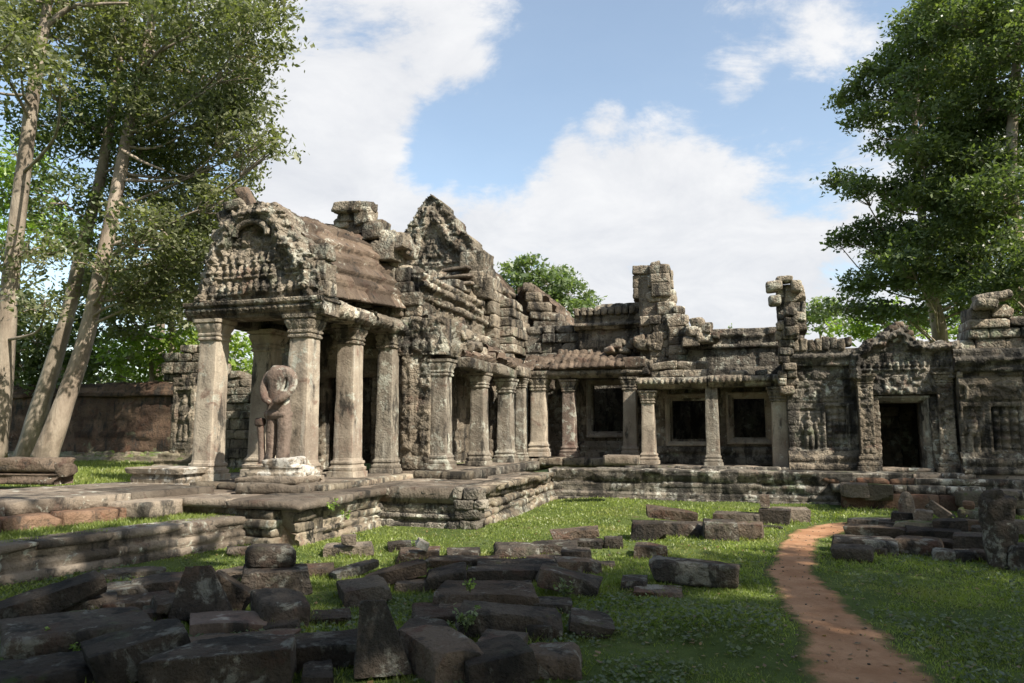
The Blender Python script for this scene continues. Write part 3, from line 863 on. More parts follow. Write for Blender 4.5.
# =================================================================== CAUSEWAY
CW_A = R(13)
def cw(x, y):
    dx, dy = x + 8.75, y - 11.4
    return -7.98 + dx * math.cos(CW_A) + dy * math.sin(CW_A), 11.4 - dx * math.sin(CW_A) + dy * math.cos(CW_A)
def build_causeway():
    root = thing('causeway', 'low stepped causeway of brown stone slabs leading along the left to the porch', 'causeway', (-8.75, 11.4, 0))
    mb = MB()
    prof = [(.06, -.05), (.06, .10), (.0, .13), (.04, .17), (.04, .25), (-.02, .28), (.03, .32), (.03, .44)]
    sweep(mb, (-8.78, 3.2, 0), Y_, X_, 8.3, prof, [(-.75, .44), (-.75, -.05)], fn=stonework(.22, 1.1, .022, .03, .022, 6.1))
    mb.build('lower_tier', M_PAVE, root)
    mb = MB()
    y = 3.2
    rs = np.random.default_rng(3)
    while y < 11.4:
        l = rs.uniform(.8, 1.4)
        block(mb, (-9.05 + rs.normal(0, .015), y + l / 2, .425), (.62, l - .015, .12), None, rs.integers(99999), .1, .02, .012, .02, 1); y += l
    mb.build('coping', M_PAVE, root)
    mb = MB(); y = 2.6
    while y < 10.6:
        l = rs.uniform(.6, .95)
        block(mb, (-10.62 + rs.normal(0, .02), y + l / 2, .51), (.75, l - .02, .30), None, rs.integers(99999), .08, .03, .022, .03, 1); y += l
    mb.build('laterite_course', M_LAT, root)
    mb = MB(); y = 2.6
    while y < 11.3:
        l = min(rs.uniform(1.2, 2.1), 11.75 - y)
        block(mb, (-11.42, y + l / 2, .745), (1.5, l - .02, .23), None, rs.integers(99999), .1, .02, .012, .015, 1)
        block(mb, (-12.97, y + l / 2 + .2, .76), (1.55, l - .02, .17), None, rs.integers(99999), .12, .02, .012, .015, 1); y += l
    mb.build('top_slab', M_PAVE, root)
    # turf that has filled the lower tier behind its coping
    X, Y = np.meshgrid(np.linspace(-10.8, -8.9, 16), np.linspace(2.6, 11.3, 60), indexing='ij')
    Zt = .43 + .05 * fbm(np.stack([X * 2, Y * 2, X * 0], -1), 3, 2) - .05 * np.clip((X + 9.3) / .3, 0, 1)
    mb = MB(); mb.add(np.stack([X, Y, Zt], -1).reshape(-1, 3), [grid_faces(16, 60)])
    mb.build('turf', M_GROUND, root, smooth=True)
    root.location = (-7.98, 11.4, 0); root.rotation_euler = (0, 0, -CW_A)
build_causeway()

# =================================================================== ENTRANCE PORCH
def figures_rows(u, v, rows, per, seed):
    r = np.zeros_like(u)
    for k, (v0, h) in enumerate(rows):
        c = np.floor(u / per + .37 * k); cx = (c + .5 - .37 * k) * per
        r = np.maximum(r, seated(u, v, cx + (hsh(c, c * 0 + k, seed) - .5) * .07, v0, h * (.8 + .25 * hsh(c, c * 0 + k + 2, seed))) * (hsh(c, c * 0 + k + 5, seed) > .12))
    return r

def pediment(mb, O, U, outline, seed, rows, per, thick, band=.26, res=.035, sill=.1, hole=None, nest=0):
    """carved gable: raised serpent band round the edge, tiers of figures inside"""
    us = [p[0] for p in outline]; vs = [p[1] for p in outline]
    u0, v0 = min(us), min(vs)
    poly = [(a - u0, b - v0) for a, b in outline]
    w = max(us) - u0; h = max(vs) - v0
    edge = poly[1:] + [poly[0]] if False else poly
    bk = stonework(.34, .62, .035, .045, .03, seed, gw=.03)
    def fn(u, v):
        d, t = bk(u, v)
        jag = .08 * fbm(np.stack([u * 3, v * 3, u * 0 + seed], -1), 3, seed)
        de = polydist(u, v, poly) + jag
        b = np.exp(-((de - band) / (band * .42)) ** 2)
        d = d + .11 * b + .05 * b * np.cos(de * 60) * .3
        outer = de < band * .5
        d = d + .04 * scrolls(u, v, 3.2, seed) * (de < band * 1.9) + .04 * scrolls(u, v, 8.5, seed + 1) * (de < band * 1.9)
        if nest: d = d + nest * np.cos(de / band * 2 * PI * .8) * (de < band * 2.6)
        if hole: d = d - .20 * (ell(u, v, hole[0], hole[1], hole[2], hole[3]) > .15) * (v > hole[1] - hole[3] * .5)
        inner = de > band * 1.6
        d = d + inner * (.10 * figures_rows(u, v, [(a - v0, b) for a, b in rows], per, seed) - .03)
        d = d - .05 * np.clip(fbm(np.stack([u * 1.7, v * 1.7, u * 0 + 4], -1), 3, seed) * 4 - .6, 0, 1)
        d = d + .05 * fbm(np.stack([u * 8, v * 8, u * 0 + 6], -1), 3, seed) + .03 * scrolls(u, v, 9, seed + 3)
        return d, t
    def mask(u, v):
        j = .14 * fbm(np.stack([u * 2.6, v * 2.6, u * 0 + seed], -1), 4, seed) + .022 * np.sin(v * 17 + u * 9)
        return inpoly(u + j, v + j * .7, poly)
    panel(mb, A(*O) + unit(U) * u0 + Z_ * v0, U, Z_, w, h, fn, res, thick, mask)

def eave(mb, O, U, N, L, z, h, seed, out=.2):
    p = [(-.05, z), (out * .6, z), (out, z + h * .25), (out * 1.05, z + h * .6), (out * .75, z + h * .85), (out * .2, z + h)]
    sweep(mb, O, U, N, L, p, [(-.35, z + h), (-.35, z)], fn=stonework(h * 1.4, 1.4, .03, .05, .05, seed, gw=.05, fs=4), extra=lambda u, s, v: .03 * np.cos(u * 2 * PI / .21) * (v > z + h * .2) * (v < z + h * .75))

def lintel_prof(h):
    return [(0, 0), (.02, h * .22), (.05, h * .24), (.05, h * .42), (.09, h * .46), (.09, h * .62), (.05, h * .66), (.13, h * .74), (.15, h)]

def vault_prof(n0, z0, n1, z1, k=1.55, m=12):
    """corbelled roof section: steep at the eave, turning over towards the ridge"""
    t = np.linspace(0, 1, m)
    return [(n0 + (n1 - n0) * (1 - (1 - x) ** .9 if False else x ** 1.15), z0 + (z1 - z0) * (1 - (1 - x) ** k)) for x in t]

def roof_fn(seed, course=.34, blk=.75, lap=.05, amp=.04):
    st = stonework(course, blk, .055, .085, amp, seed, fs=3.2, gw=.055)
    lap *= 2.0
    def fn(u, s):
        d, t = st(u, s)
        return d + lap * (1 - (s / course) % 1), t
    return fn

def build_porch():
    root = thing('entrance_porch', 'open stone porch on tall square pillars with a carved gable and brown vaulted stone roof', 'porch', (-9.95, 15, .87))
    column(root, -11.12, 13.52, .87, 4.34, .47, 2, lean=(.006, 0))
    column(root, -8.80, 13.50, .87, 4.34, .50, 3)
    column(root, -8.80, 15.40, .87, 4.40, .48, 5)
    column(root, -11.10, 15.45, .87, 4.36, .54, 4)
    column(root, -8.66, 17.10, .87, 4.45, .44, 7, M_COLD, name='pilaster')
    column(root, -11.2, 17.05, .87, 4.45, .56, 9, M_COLD, name='pilaster')
    # front beam
    mb = MB()
    sweep(mb, (-11.68, 13.28, 4.34), X_, -Y_, 3.46, lintel_prof(.36), [(-.6, .36), (-.6, 0)], fn=stonework(.6, 1.7, .012, .02, .02, 3.3),
          extra=lambda u, s, v: .025 * petals(u, v, .24 * .36, .44 * .36, .10) + .02 * petals(u, v, .12, .22, .14), du=.03, ds=.03)
    mb.build('lintel', M_WALL, root)
    mb = MB(); block(mb, (-11.35, 15.4, 4.46), (.55, 3.9, .26), None, 7, .15, .03, .02, .02, 1); mb.build('lintel', M_DARK, root)
    # gable
    Y0 = 13.3
    ol = [ony(x, y, Y0) for x, y in ((196, 303), (197, 285), (205, 268), (211, 248), (220, 240), (224, 222), (231, 212), (243, 206), (262, 203), (277, 206), (287, 216), (291, 233), (300, 238), (306, 252), (315, 256), (319, 275), (320, 290), (326, 298), (324, 303))]
    out = [(p[0] + 11.6, p[2] - 4.69) for p in ol]
    mb = MB()
    pediment(mb, (-11.6, Y0, 4.69), X_, out, 4.0, [(.14, .34), (.50, .32), (.84, .28)], .19, .62, band=.24, res=.027, hole=(1.62, 1.62, .24, .17))
    ped = mb.build('pediment', M_LICH, root)
    mb = MB()
    p = ony(246, 196, 13.4)
    block(mb, p + A(.0, 0, -.08), (.26, .28, .66), axes_of(0, .5, .2), 41, .05, .03, .03, .35, 6)
    mb.build('finial', M_ROOF, ped)
    mb = MB()
    block(mb, ony(238, 206, 13.4) + A(0, 0, -.02), (.5, .4, .24), axes_of(0, .3, 0), 42, .07, .06, .03, .2, 3)
    for x, y, w, h in ((232, 216, .5, .34), (256, 210, .4, .3), (272, 211, .5, .34), (284, 220, .36, .36), (222, 235, .34, .3)):
        block(mb, ony(x, y, 13.45) + A(0, .1, -.05), (w, .55, h), axes_of(0, RND.normal(0, .08), 0), None, .06, .03, .035, .2, 4)
    mb.build('crest_stone', M_LICH, ped)
    # moulded arch recess near the top
    mb = MB()
    c = ony(253, 236, Y0)
    pts = [c + A(.42 * math.cos(a), -.07, .30 * math.sin(a)) for a in np.linspace(PI * 1.02, -PI * .02, 9)]
    tube(mb, pts, [.07] * 9, 8, 3, .05)
    mb.build('arch', M_LICH, ped, smooth=True)
    # right end naga block seen from the side
    mb = MB(); ruin(mb, (-8.22, 13.3, 4.72), Y_, X_, [(0, 0), (.50, 0), (.46, .75), (.3, 1.1), (0, 1.15)], .34, .36, .5, 12, .03, .09, .05, .03)
    mb.build('gable_end', M_LICH, ped)
    # roof
    mb = MB()
    prof = [(x, z) for x, z in vault_prof(1.52, 4.74, .06, 6.80, 1.75)]
    prof = prof + [(-x, z) for x, z in prof[::-1]]
    sweep(mb, (-9.95, 13.62, 0), Y_, X_, 3.9, prof, [(-1.0, 4.84), (0, 5.7), (1.0, 4.84)], fn=roof_fn(2.2, .36, .8), du=.035, ds=.035, bend=lambda u: np.stack([u * 0, u * 0, .09 * u], -1))
    mb.build('vaulted_roof', M_ROOF, root)
    mb = MB()
    eave(mb, (-8.50, 13.72, 0), Y_, X_, 1.9, 4.36, .42, 4.1, .24)
    eave(mb, (-8.50, 15.66, 0), Y_, X_, 1.85, 4.40, .42, 5.1, .27)
    mb.build('eave', M_LICH, root)
    mb = MB(); eave(mb, (-11.48, 13.75, 0), Y_, -X_, 3.7, 4.55, .36, 6.1, .2); mb.build('eave', M_WALL, root)
    # dark ceiling beams
    mb = MB()
    for y in (14.3, 15.4, 16.5): block(mb, (-9.95, y, 4.62), (2.9, .34, .22), None, None, .25, .03, .015)
    mb.build('ceiling_beam', M_DARK, root)
    # ridge ornaments left standing
    mb = MB()
    for x, y, w, h in ((292, 222, .42, .34), (303, 236, .4, .26), (318, 238, .5, .24), (331, 236, .5, .30)):
        block(mb, ony(x, y + 6, 14.6 + (x - 292) * .05), (w, .5, h), axes_of(RND.normal(0, .3), 0, 0), None, .09, .07, .04, .15, 2)
    mb.build('ridge_stone', M_ROOF, root)
build_porch()

# =================================================================== MAIN HALL BEHIND THE PORCH
def doorway(root, x0, x1, z0, z1, y, mat=M_WALL, fw=.16, dep=.2, name='door', deep=.14):
    """a stone door or window case facing -y, as one part"""
    mb = MB()
    pr = [(0, 0), (.10, .0), (.11, fw * .35), (.06, fw * .4), (.06, fw * .7), (-.01, fw * .75), (-.03, fw)]
    f = stonework(2, 3, .004, .01, .010, x0)
    pr2 = lambda: pr
    W = x1 - x0; H = z1 - z0
    bk = [(-dep, fw), (-dep, 0)]
    sweep(mb, (x0 - fw, y, z0 - (fw if name == 'window' else 0)), Z_, -Y_, H + fw * (2 if name == 'window' else 1), pr, bk, V=X_, fn=f)
    sweep(mb, (x1 + fw, y + .003, z0 - (fw if name == 'window' else 0)), Z_, -Y_, H + fw * (2 if name == 'window' else 1), pr, bk, V=-X_, fn=f)
    sweep(mb, (x0 - fw, y - .004, z1 + fw), X_, -Y_, W + 2 * fw, pr, bk, V=-Z_, fn=f)
    if name == 'window':
        sweep(mb, (x0 - fw, y - .005, z0 - fw), X_, -Y_, W + 2 * fw, pr, bk, V=Z_, fn=f)
    return mb.build(name, mat, root)

def wall_with_openings(root, x0, x1, z0, z1, y, ops, fn, mat, thick=.35, name='wall', res=.05):
    """wall facing -y; openings are (x0,x1,z0,z1)"""
    mb = MB()
    def mask(u, v):
        m = np.ones(u.shape, bool)
        for a, b, c, d in ops: m &= ~((u > a - x0) & (u < b - x0) & (v > c - z0) & (v < d - z0))
        return m
    panel(mb, (x0, y, z0), X_, Z_, x1 - x0, z1 - z0, fn, res, thick, mask)
    return mb.build(name, mat, root)

def build_hall():
    root = thing('temple_hall', 'tall ruined stone hall behind the porch with a pointed gable and collapsed vault', 'temple hall', (-9.95, 22, .9))
    # end wall round the porch
    wf = stonework(.36, .6, .05, .05, .035, 1.1)
    mb = MB()
    def m1(u, v): return ~((u > 1.3) & (u < 2.75) & (v < 2.45))
    panel(mb, (-12.0, 17.35, .9), X_, Z_, 4.05, 3.6, wf, .05, .5, m1)
    mb.build('end_wall', M_WALL, root)
    mb = MB()
    pts = [(-12.0, 4.5), (-7.95, 4.5), (-7.95, 5.4), (-8.35, 6.2), (-8.3, 6.95), (-8.7, 7.15), (-9.15, 7.05), (-9.3, 7.45), (-10.5, 7.45), (-10.9, 6.6), (-12, 5.6)]
    ruin(mb, (0, 17.4, 0), X_, -Y_, pts, .6, .34, .55, 5, .07, .09, .07, .03)
    mb.build('end_wall', M_LICH, root)
    mb = MB()
    b = lambda px, py, y, w, d, h, pit=0.0, sd=None: block(mb, ony(px, py, y), (w, d, h), axes_of(0, pit, 0), sd, .06, .035, .035, .22, 5)
    b(366, 217, 17.2, .5, .6, .45, .1, 1); b(352, 219, 17.2, .55, .5, .26, .05, 2); b(352, 210, 17.1, .75, .6, .28, -.05, 3)
    b(345, 225, 17.2, .45, .5, .35, 0, 4); b(330, 232, 17.2, .4, .5, .35, 0, 5); b(374, 232, 17.2, .5, .5, .5, 0, 6); b(390, 240, 17.3, .45, .5, .4, 0, 7); b(402, 244, 17.3, .4, .5, .36, 0, 8)
    b(366, 209, 17.15, .42, .5, .25, .15, 9)
    b(356, 229, 17.3, .9, .5, .5, 0, 21); b(360, 216, 17.3, .6, .45, .5, 0, 22); b(384, 252, 17.3, .9, .5, .5, 0, 23)
    mb.build('parapet_stone', M_LICH, root)
    # right flank: lower wall, cornice, upper wall
    mb = MB(); panel(mb, (-8.15, 17.35, .98), Y_, Z_, 8.5, 3.6, stonework(.33, .7, .03, .04, .03, 4.0), .05, .5); mb.build('side_wall', M_WALL, root)
    mb = MB()
    orn = lambda u, s, v: .05 * petals(u, v, .06, .3, .22) * (v < .32) + .05 * scrolls(u, v, 4, 2) * ((v > .36) & (v < .72))
    cor = [(0, 0), (.10, .03), (.22, .12), (.25, .30), (.12, .34), (.10, .40), (.10, .70), (.20, .74), (.24, .86), (.1, .90)]
    sweep(mb, (-8.05, 17.6, 4.62), Y_, X_, 5.6, cor, [(-.8, .9), (-.8, 0)], fn=stonework(.3, .6, .05, .05, .05, 2.6), extra=orn)
    mb.build('cornice', M_LICH, root)
    mb = MB()
    tier = [(0, 0), (.04, .05), (.04, .16), (.12, .20), (.15, .30), (.05, .35), (.05, .46), (.13, .50), (.13, .58)]
    for k, (xx, y0, L, z) in enumerate(((-8.05, 17.55, 4.7, 5.50),)):
        sweep(mb, (xx, y0, z), Y_, X_, L, tier, [(-.9, .58), (-.9, 0)], fn=stonework(.28, .62, .05, .05, .05, 3.3 + k * 2, fs=3.5), extra=lambda u, s, v: .05 * petals(u, v, .19, .33, .17) + .05 * scrolls(u, v, 5, 4) * (v > .34) * (v < .5))
    mb.build('stepped_tier', M_LICH, root)
    mb = MB(); ruin(mb, (-8.35, 17.5, 6.0), Y_, X_, [(0, 0), (.9, 0), (1.6, .1), (3.0, .12), (4.7, .3), (4.7, .62), (3.8, .5), (2.6, .3), (1.2, .42), (0, .3)], .7, .3, .6, 15, .05, .1, .06, .04)
    mb.build('upper_wall', M_WALL, root)
    mb = MB(); panel(mb, (-7.95, 22.3, 5.2), Y_, Z_, 4.2, 1.4, stonework(.3, .5, .05, .05, .045, 7.3), .05, .6)
    sweep(mb, (-7.92, 22.25, 6.3), Y_, X_, 6.2, [(.0, 0), (.14, .05), (.22, .2), (.1, .26), (.1, .34), (.2, .4), (.24, .52)], [(-.6, .52), (-.6, 0)], fn=stonework(.26, .7, .04, .05, .04, 4.9), extra=lambda u, s, v: .04 * petals(u, v, .04, .22, .2))
    mb.build('upper_wall', M_LICH, root)
    # tall gable facing the visitor
    YP = 22.4
    ol = [ony(x, y, YP) for x, y in ((402, 250), (404, 236), (409, 226), (415, 221), (419, 209), (426, 199), (432, 195), (439, 200), (447, 212), (455, 220), (461, 232), (468, 236), (474, 243), (480, 253), (485, 266), (489, 278), (489, 293), (402, 293))]
    out = [(p[0] + 11.1, p[2] - 6.5) for p in ol[:-1]] + [(ol[-1][0] + 11.1, ol[-1][2] - 6.5)]
    mb = MB(); pediment(mb, (-11.1, YP, 6.5), X_, out, 9.0, [(.2, .62), (.95, .5)], .40, .9, band=.40, res=.033, nest=.045)
    ped = mb.build('pediment', M_LICH, root)
    mb = MB()
    ruin(mb, (0, YP + .1, 0), X_, -Y_, [(-11.3, 4.6), (-7.6, 4.6), (-7.6, 6.2), (-7.7, 7.0), (-11.3, 7.0)], .9, .36, .6, 25, .08, .12, .06, .04)
    mb.build('gable_base', M_WALL, ped)
    mb = MB()
    for (x, y, h) in ((472, 268, .9), (480, 270, 1.1), (484, 290, .7), (471, 300, .6), (458, 296, .5), (478, 282, .6)):
        block(mb, ony(x, y, YP + .15), (.62, .8, h), axes_of(0, RND.normal(0, .06), 0), None, .07, .04, .04, .2, 4)
    mb.build('gable_end', M_WALL, ped)
    for k, (x, y, w) in enumerate(((457, 269, .85), (459, 277, .85), (464, 284, .6))):
        mb = MB(); block(mb, ony(x, y, YP - .55), (w, .7, .11), axes_of(.15, .1, .15), 60 + k, .08, .03, .015, .08, 1); mb.build('corbel_slab', M_PAVE, root)
    mb = MB(); block(mb, ony(424, 290, YP - .1), (1.2, .6, .5), None, 91, .1, .08, .05, .1, 2); block(mb, ony(452, 300, YP - .1), (1.0, .6, .5), None, 92, .1, .08, .05, .1, 2)
    mb.build('gable_base', M_LICH, ped)
    # roof running back from the gable
    mb = MB()
    prof = vault_prof(2.15, 6.85, .3, 8.75, 1.8); prof = prof + [(-x, z) for x, z in prof[::-1]]
    sweep(mb, (-9.95, 22.7, 0), Y_, X_, 5.2, prof, [(-1.5, 6.8), (0, 7.6), (1.5, 6.8)], fn=roof_fn(6.2, .4, .8, .05, .06), du=.07, ds=.07, bend=lambda u: np.stack([u * 0, u * 0, -.17 * u], -1))
    mb.build('vaulted_roof', M_ROOF, root)
    # broken end of the cross vault: stepped corbel courses, brown back
    c = [ony(x, y, 25.0) for x, y in ((524, 283), (536, 292), (548, 303), (562, 320), (577, 336))]
    mb = MB(); n = 6
    for k in range(n):
        z0 = 5.05 + k * .36
        xr = np.interp(z0 + .2, [5.0, 5.6, 6.5, 6.9, 7.25], [-5.45, -5.75, -6.55, -6.95, -7.35])
        xl = -7.25 - .05 * k + (.35 - .06 * k if k < 4 else .15)
        block(mb, ((xl + xr) / 2, 25.45, z0 + .17), (max(.3, xr - xl), 1.2, .35), axes_of(0, -.08, 0), 70 + k, .1, .04, .03, .06, 2)
    mb.build('corbel_end', M_WALL, root)
    mb = MB()
    prof = [(1.72, 5.0), (1.5, 5.55), (1.05, 6.15), (.6, 6.7), (.05, 7.2)]
    sweep(mb, (-7.3, 25.3, 0), Y_, X_, 3.5, prof, [(-.4, 7.1), (-.4, 5.0)], fn=roof_fn(8.4, .36, .7, .05, .05), du=.07, ds=.07)
    mb.build('vaulted_roof', M_ROOF, root)
    mb = MB(); ruin(mb, (-7.3, 24.9, 4.3), X_, -Y_, [(0, 0), (1.95, 0), (1.9, .95), (.2, .95)], .6, .28, .5, 33, .06, .1, .05, .03); mb.build('upper_wall', M_DARK, root)
    mb = MB(); ruin(mb, (-7.15, 24.2, 4.5), Y_, X_, [(-1.2, 0), (.9, 0), (.9, 1.5), (-1.2, 1.8)], .5, .3, .5, 35, .05, .1, .05, .03); mb.build('upper_wall', M_LICH, root)
    # side verandah: pillars, beams, half vault
    for (px, xl, z0, z1, w, sd) in ((441, -7.40, .97, 3.75, .44, 12), (479, -7.15, .98, 3.56, .43, 14), (506, -6.98, .98, 3.52, .44, 18), (521, -6.80, 1.0, 3.6, .30, 16)):
        q = onx(px, 440, xl)
        column(root, xl, q[1], z0, z1, w, sd, M_COLD, name='column' if w > .35 else 'pilaster')
    mb = MB()
    for y0, y1, z in ((18.1, 20.0, 3.56), (20.05, 21.9, 3.56), (21.95, 23.6, 3.64)):
        block(mb, (-7.1 + (y0 - 18) * .06, (y0 + y1) / 2, z + .15), (.6, y1 - y0, .32), None, int(y0 * 10), .09, .06, .035, .05, 2)
    mb.build('beam', M_LICH, root)
    mb = MB()
    prof = [(1.05, 3.95), (.85, 4.12), (.55, 4.32), (.05, 4.55)]
    sweep(mb, (-8.05, 18.3, 0), Y_, X_, 2.6, prof, [(-.1, 4.3), (.8, 3.85)], fn=roof_fn(3.7, .4, .9, .06, .07))
    sweep(mb, (-7.75, 21.0, -.05), Y_, X_, 2.6, prof, [(-.1, 4.3), (.8, 3.85)], fn=roof_fn(9.7, .4, .7, .06, .09))
    mb.build('verandah_roof', M_ROOF, root)
    mb = MB()
    for k in range(10):
        block(mb, (-7.35 + RND.normal(0, .15), 18.2 + k * .55, 4.25 + RND.normal(0, .12)), (.5, .55, .26), axes_of(RND.normal(0, .3), 0, .25), None, .07, .03, .04, .22, 5)
    mb.build('fallen_roof_stone', M_WALL, root)
    # carved wall with blind niche between porch and verandah
    def carved(u, v):
        d, t = stonework(.34, .55, .02, .03, .02, 6.6)(u, v)
        d = d + .05 * scrolls(u, v, 5, 3) * ((u % .5) < .26) + .06 * (np.abs(u - .55) > .28) * (v > .5)
        return d, t
    mb = MB(); panel(mb, (-8.0, 17.35, .98), Y_, Z_, 1.2, 3.2, carved, .04, .3); mb.build('carved_wall', M_WALL, root)
    mb = MB()
    def carved2(u, v):
        d, t = stonework(.34, .5, .025, .03, .025, 8.1)(u, v)
        return d + .06 * scrolls(u, v, 4.2, 7) + .05 * petals(u, v, .1, .42, .24), t
    panel(mb, (-8.6, 17.28, 3.85), X_, Z_, 1.45, .95, carved2, .04, .35); 
    panel(mb, (-7.2, 17.26, 3.85), Y_, Z_, 1.6, .95, carved2, .04, .6); mb.build('entablature', M_LICH, root)
    mb = MB()
    panel(mb, (-8.35, 17.33, .95), X_, Z_, .75, 2.95, carved, .04, .3); mb.build('carved_wall', M_WALL, root)
    # body closing the hall off from light
    mb = MB(); block(mb, (-10.1, 24.5, 3.6), (3.3, 11.0, 5.2), None, 3, .8, .05, .02, 0, 0); mb.build('light_blocking_core', M_DARK, root)
    mb = MB(); panel(mb, (-12.2, 30, .9), -Y_, Z_, 12.6, 5.2, stonework(.35, .7, .03, .04, .03, 2.0), .15, .4); mb.build('side_wall', M_WALL, root)
build_hall()

# =================================================================== SIDE GALLERY WITH TILED ROOF
def build_side_gallery():
    root = thing('side_gallery', 'short stone gallery with ribbed roof, one window and a tall broken pier', 'gallery', (-4.5, 24, 1.1))
    column(root, -6.40, 23.5, 1.12, 3.72, .50, 21, M_COL, tint=.75)
    column(root, -5.40, 23.5, 1.12, 3.58, .40, 23, M_STAT, tint=.6)
    column(root, -3.42, 23.45, 1.10, 3.62, .42, 25, M_COL)
    ops = [(-4.88, -3.78, 1.92, 3.46)]
    wall_with_openings(root, -7.1, -2.7, 1.0, 4.6, 24.75, ops, stonework(.3, .8, .015, .025, .02, 3.4), M_WALL)
    doorway(root, -4.88, -3.78, 1.92, 3.46, 24.74, M_COL, name='window', fw=.2)
    mb = MB(); sweep(mb, (-6.6, 24.72, 1.0), X_, -Y_, 3.9, [(.12, 0), (.12, .25), (.05, .3), (.08, .4), (.03, .5), (0, .6)], fn=stonework(.2, .8, .015, .03, .03, 2)); mb.build('plinth_moulding', M_WALL, root)
    mb = MB()
    sweep(mb, (-6.7, 23.25, 3.62), X_, -Y_, 3.75, [(0, 0), (.03, .06), (.10, .10), (.14, .2), (.05, .26)], [(-.5, .26), (-.5, 0)], fn=stonework(.5, 1.5, .02, .03, .03, 9), extra=lambda u, s, v: .03 * petals(u, v, .07, .2, .13))
    mb.build('beam', M_LICH, root)
    # ribbed roof
    ribs = lambda u, s, v: .055 * np.abs(np.sin(u * PI / .26)) 
    mb = MB()
    prof = [(.18, 3.9), (.05, 4.05), (-.2, 4.2), (-.55, 4.38), (-1.0, 4.55)]
    sweep(mb, (-5.95, 23.2, 0), X_, -Y_, 2.45, prof, [(-1.0, 4.2), (0, 3.88)], fn=roof_fn(2.9, .3, .52, .03, .025), extra=ribs, du=.03)
    block(mb, (-3.25, 23.75, 4.05), (.75, 1.3, .38), None, 8, .1, .04, .03, .05, 1)
    mb.build('tiled_roof', M_ROOF, root)
    mb = MB()
    prof = [(.1, 3.9), (-.2, 4.1), (-.55, 4.3), (-1.0, 4.5)]
    sweep(mb, (-7.0, 23.25, 0), X_, -Y_, 1.05, prof, [(-1.0, 4.2), (0, 3.88)], fn=roof_fn(4.9, .3, .4, .03, .08))
    mb.build('tiled_roof', M_ROOF, root)
    mb = MB()
    for k in range(9):
        p = ony(612 + k * 4.5, 351 - (k % 3) * 4, 23.7)
        block(mb, p, (.36, .4, .2), axes_of(RND.normal(0, .3), RND.normal(0, .12), -.2), None, .06, .03, .035, .2, 4)
    for k in range(14):
        p = ony(RND.uniform(636, 664), RND.uniform(340, 382), 23.4)
        block(mb, p, (RND.uniform(.25, .42), .5, RND.uniform(.22, .38)), axes_of(RND.normal(0, .2), RND.normal(0, .1), 0), None, .06, .03, .035, .2, 4)
    mb.build('broken_masonry', M_LICH, root)
    # upper wall, cornices, toothed crest
    def up(u, v):
        d, t = stonework(.3, .9, .015, .025, .02, 5.7)(u, v)
        return d + .05 * petals(u, v, .35, .72, .17) * .8, t
    mb = MB(); panel(mb, (-5.25, 24.35, 4.35), X_, Z_, 2.2, 1.05, up, .04, .7); mb.build('upper_wall', M_WALL, root)
    mb = MB()
    sweep(mb, (-5.38, 24.3, 5.30), X_, -Y_, 2.5, [(0, 0), (.08, .03), (.08, .10), (.14, .13), (.14, .2), (.03, .24), (.0, .5)], [(-.7, .5), (-.7, 0)], fn=stonework(.25, .8, .015, .03, .025, 1.7), extra=lambda u, s, v: .04 * petals(u, v, .12, .22, .13))
    mb.build('cornice', M_WALL, root)
    mb = MB()
    for k in range(9):
        x = -5.28 + k * .235
        block(mb, (x, 24.3, 5.91), (.19, .34, .27), None, None, .06, .05, .025, .12, 2)
    ruin(mb, (0, 24.55, 0), X_, -Y_, [(-5.35, 5.75), (-3.0, 5.75), (-3.0, 6.42), (-3.3, 6.4), (-3.4, 6.2), (-4.4, 6.25), (-4.5, 6.1), (-5.35, 6.05)], .5, .26, .36, 44, .05, .09, .05, .03)
    mb.build('crest', M_WALL, root)
    # lower left wing of wall that meets the hall
    mb = MB(); ruin(mb, (0, 24.5, 0), X_, -Y_, [(-7.2, 4.3), (-5.2, 4.3), (-5.2, 5.1), (-5.6, 5.5), (-7.2, 5.5)], .5, .28, .45, 45, .05, .1, .05, .03); mb.build('upper_wall', M_DARK, root)
    # the pier
    mb = MB()
    for z0, z1, x0, x1 in ((6.15, 7.28, -3.28, -2.12), (4.9, 6.2, -3.05, -1.95), (4.1, 5.0, -2.85, -1.75)):
        ruin(mb, (0, 23.45, 0), X_, -Y_, [(x0, z0), (x1, z0), (x1, z1), (x0 + .2, z1), (x0, z1 - .12)], .55, .36, .52, int(z0 * 10), .05, .09, .06, .035)
        ruin(mb, (x1, 23.3, 0), Y_, X_, [(0, z0), (1.3, z0), (1.3, z1 - .1), (0, z1)], .5, .36, .5, int(z0 * 10) + 3, .05, .09, .06, .035)
    block(mb, (-2.7, 23.9, 5.2), (.8, .9, 4.0), None, 3, .3, .05, .03, 0, 0)
    block(mb, ony(655, 266, 23.5), (.34, .4, .22), axes_of(.2, .2, 0), 9, .07, .07, .04, .15, 2)
    block(mb, ony(664, 268, 23.6), (.3, .4, .2), axes_of(.2, -.2, 0), 10, .07, .07, .04, .15, 2)
    mb.build('pier', M_LICH, root)
    # right return of the gable, stepping down
    mb = MB()
    ruin(mb, (0, 23.2, 0), X_, -Y_, [(-2.75, 3.6), (-1.55, 3.6), (-1.55, 5.6), (-1.8, 5.75), (-2.2, 5.6), (-2.75, 5.6)], .6, .3, .4, 71, .05, .09, .06, .035)
    ruin(mb, (-1.6, 23.05, 0), Y_, X_, [(0, 3.6), (1.3, 3.6), (1.3, 5.5), (0, 5.4)], .5, .3, .4, 72, .05, .09, .06, .035)
    mb.build('gable_return', M_LICH, root)
    # room behind the window; roof slot added at the back to let light in
    mb = MB()
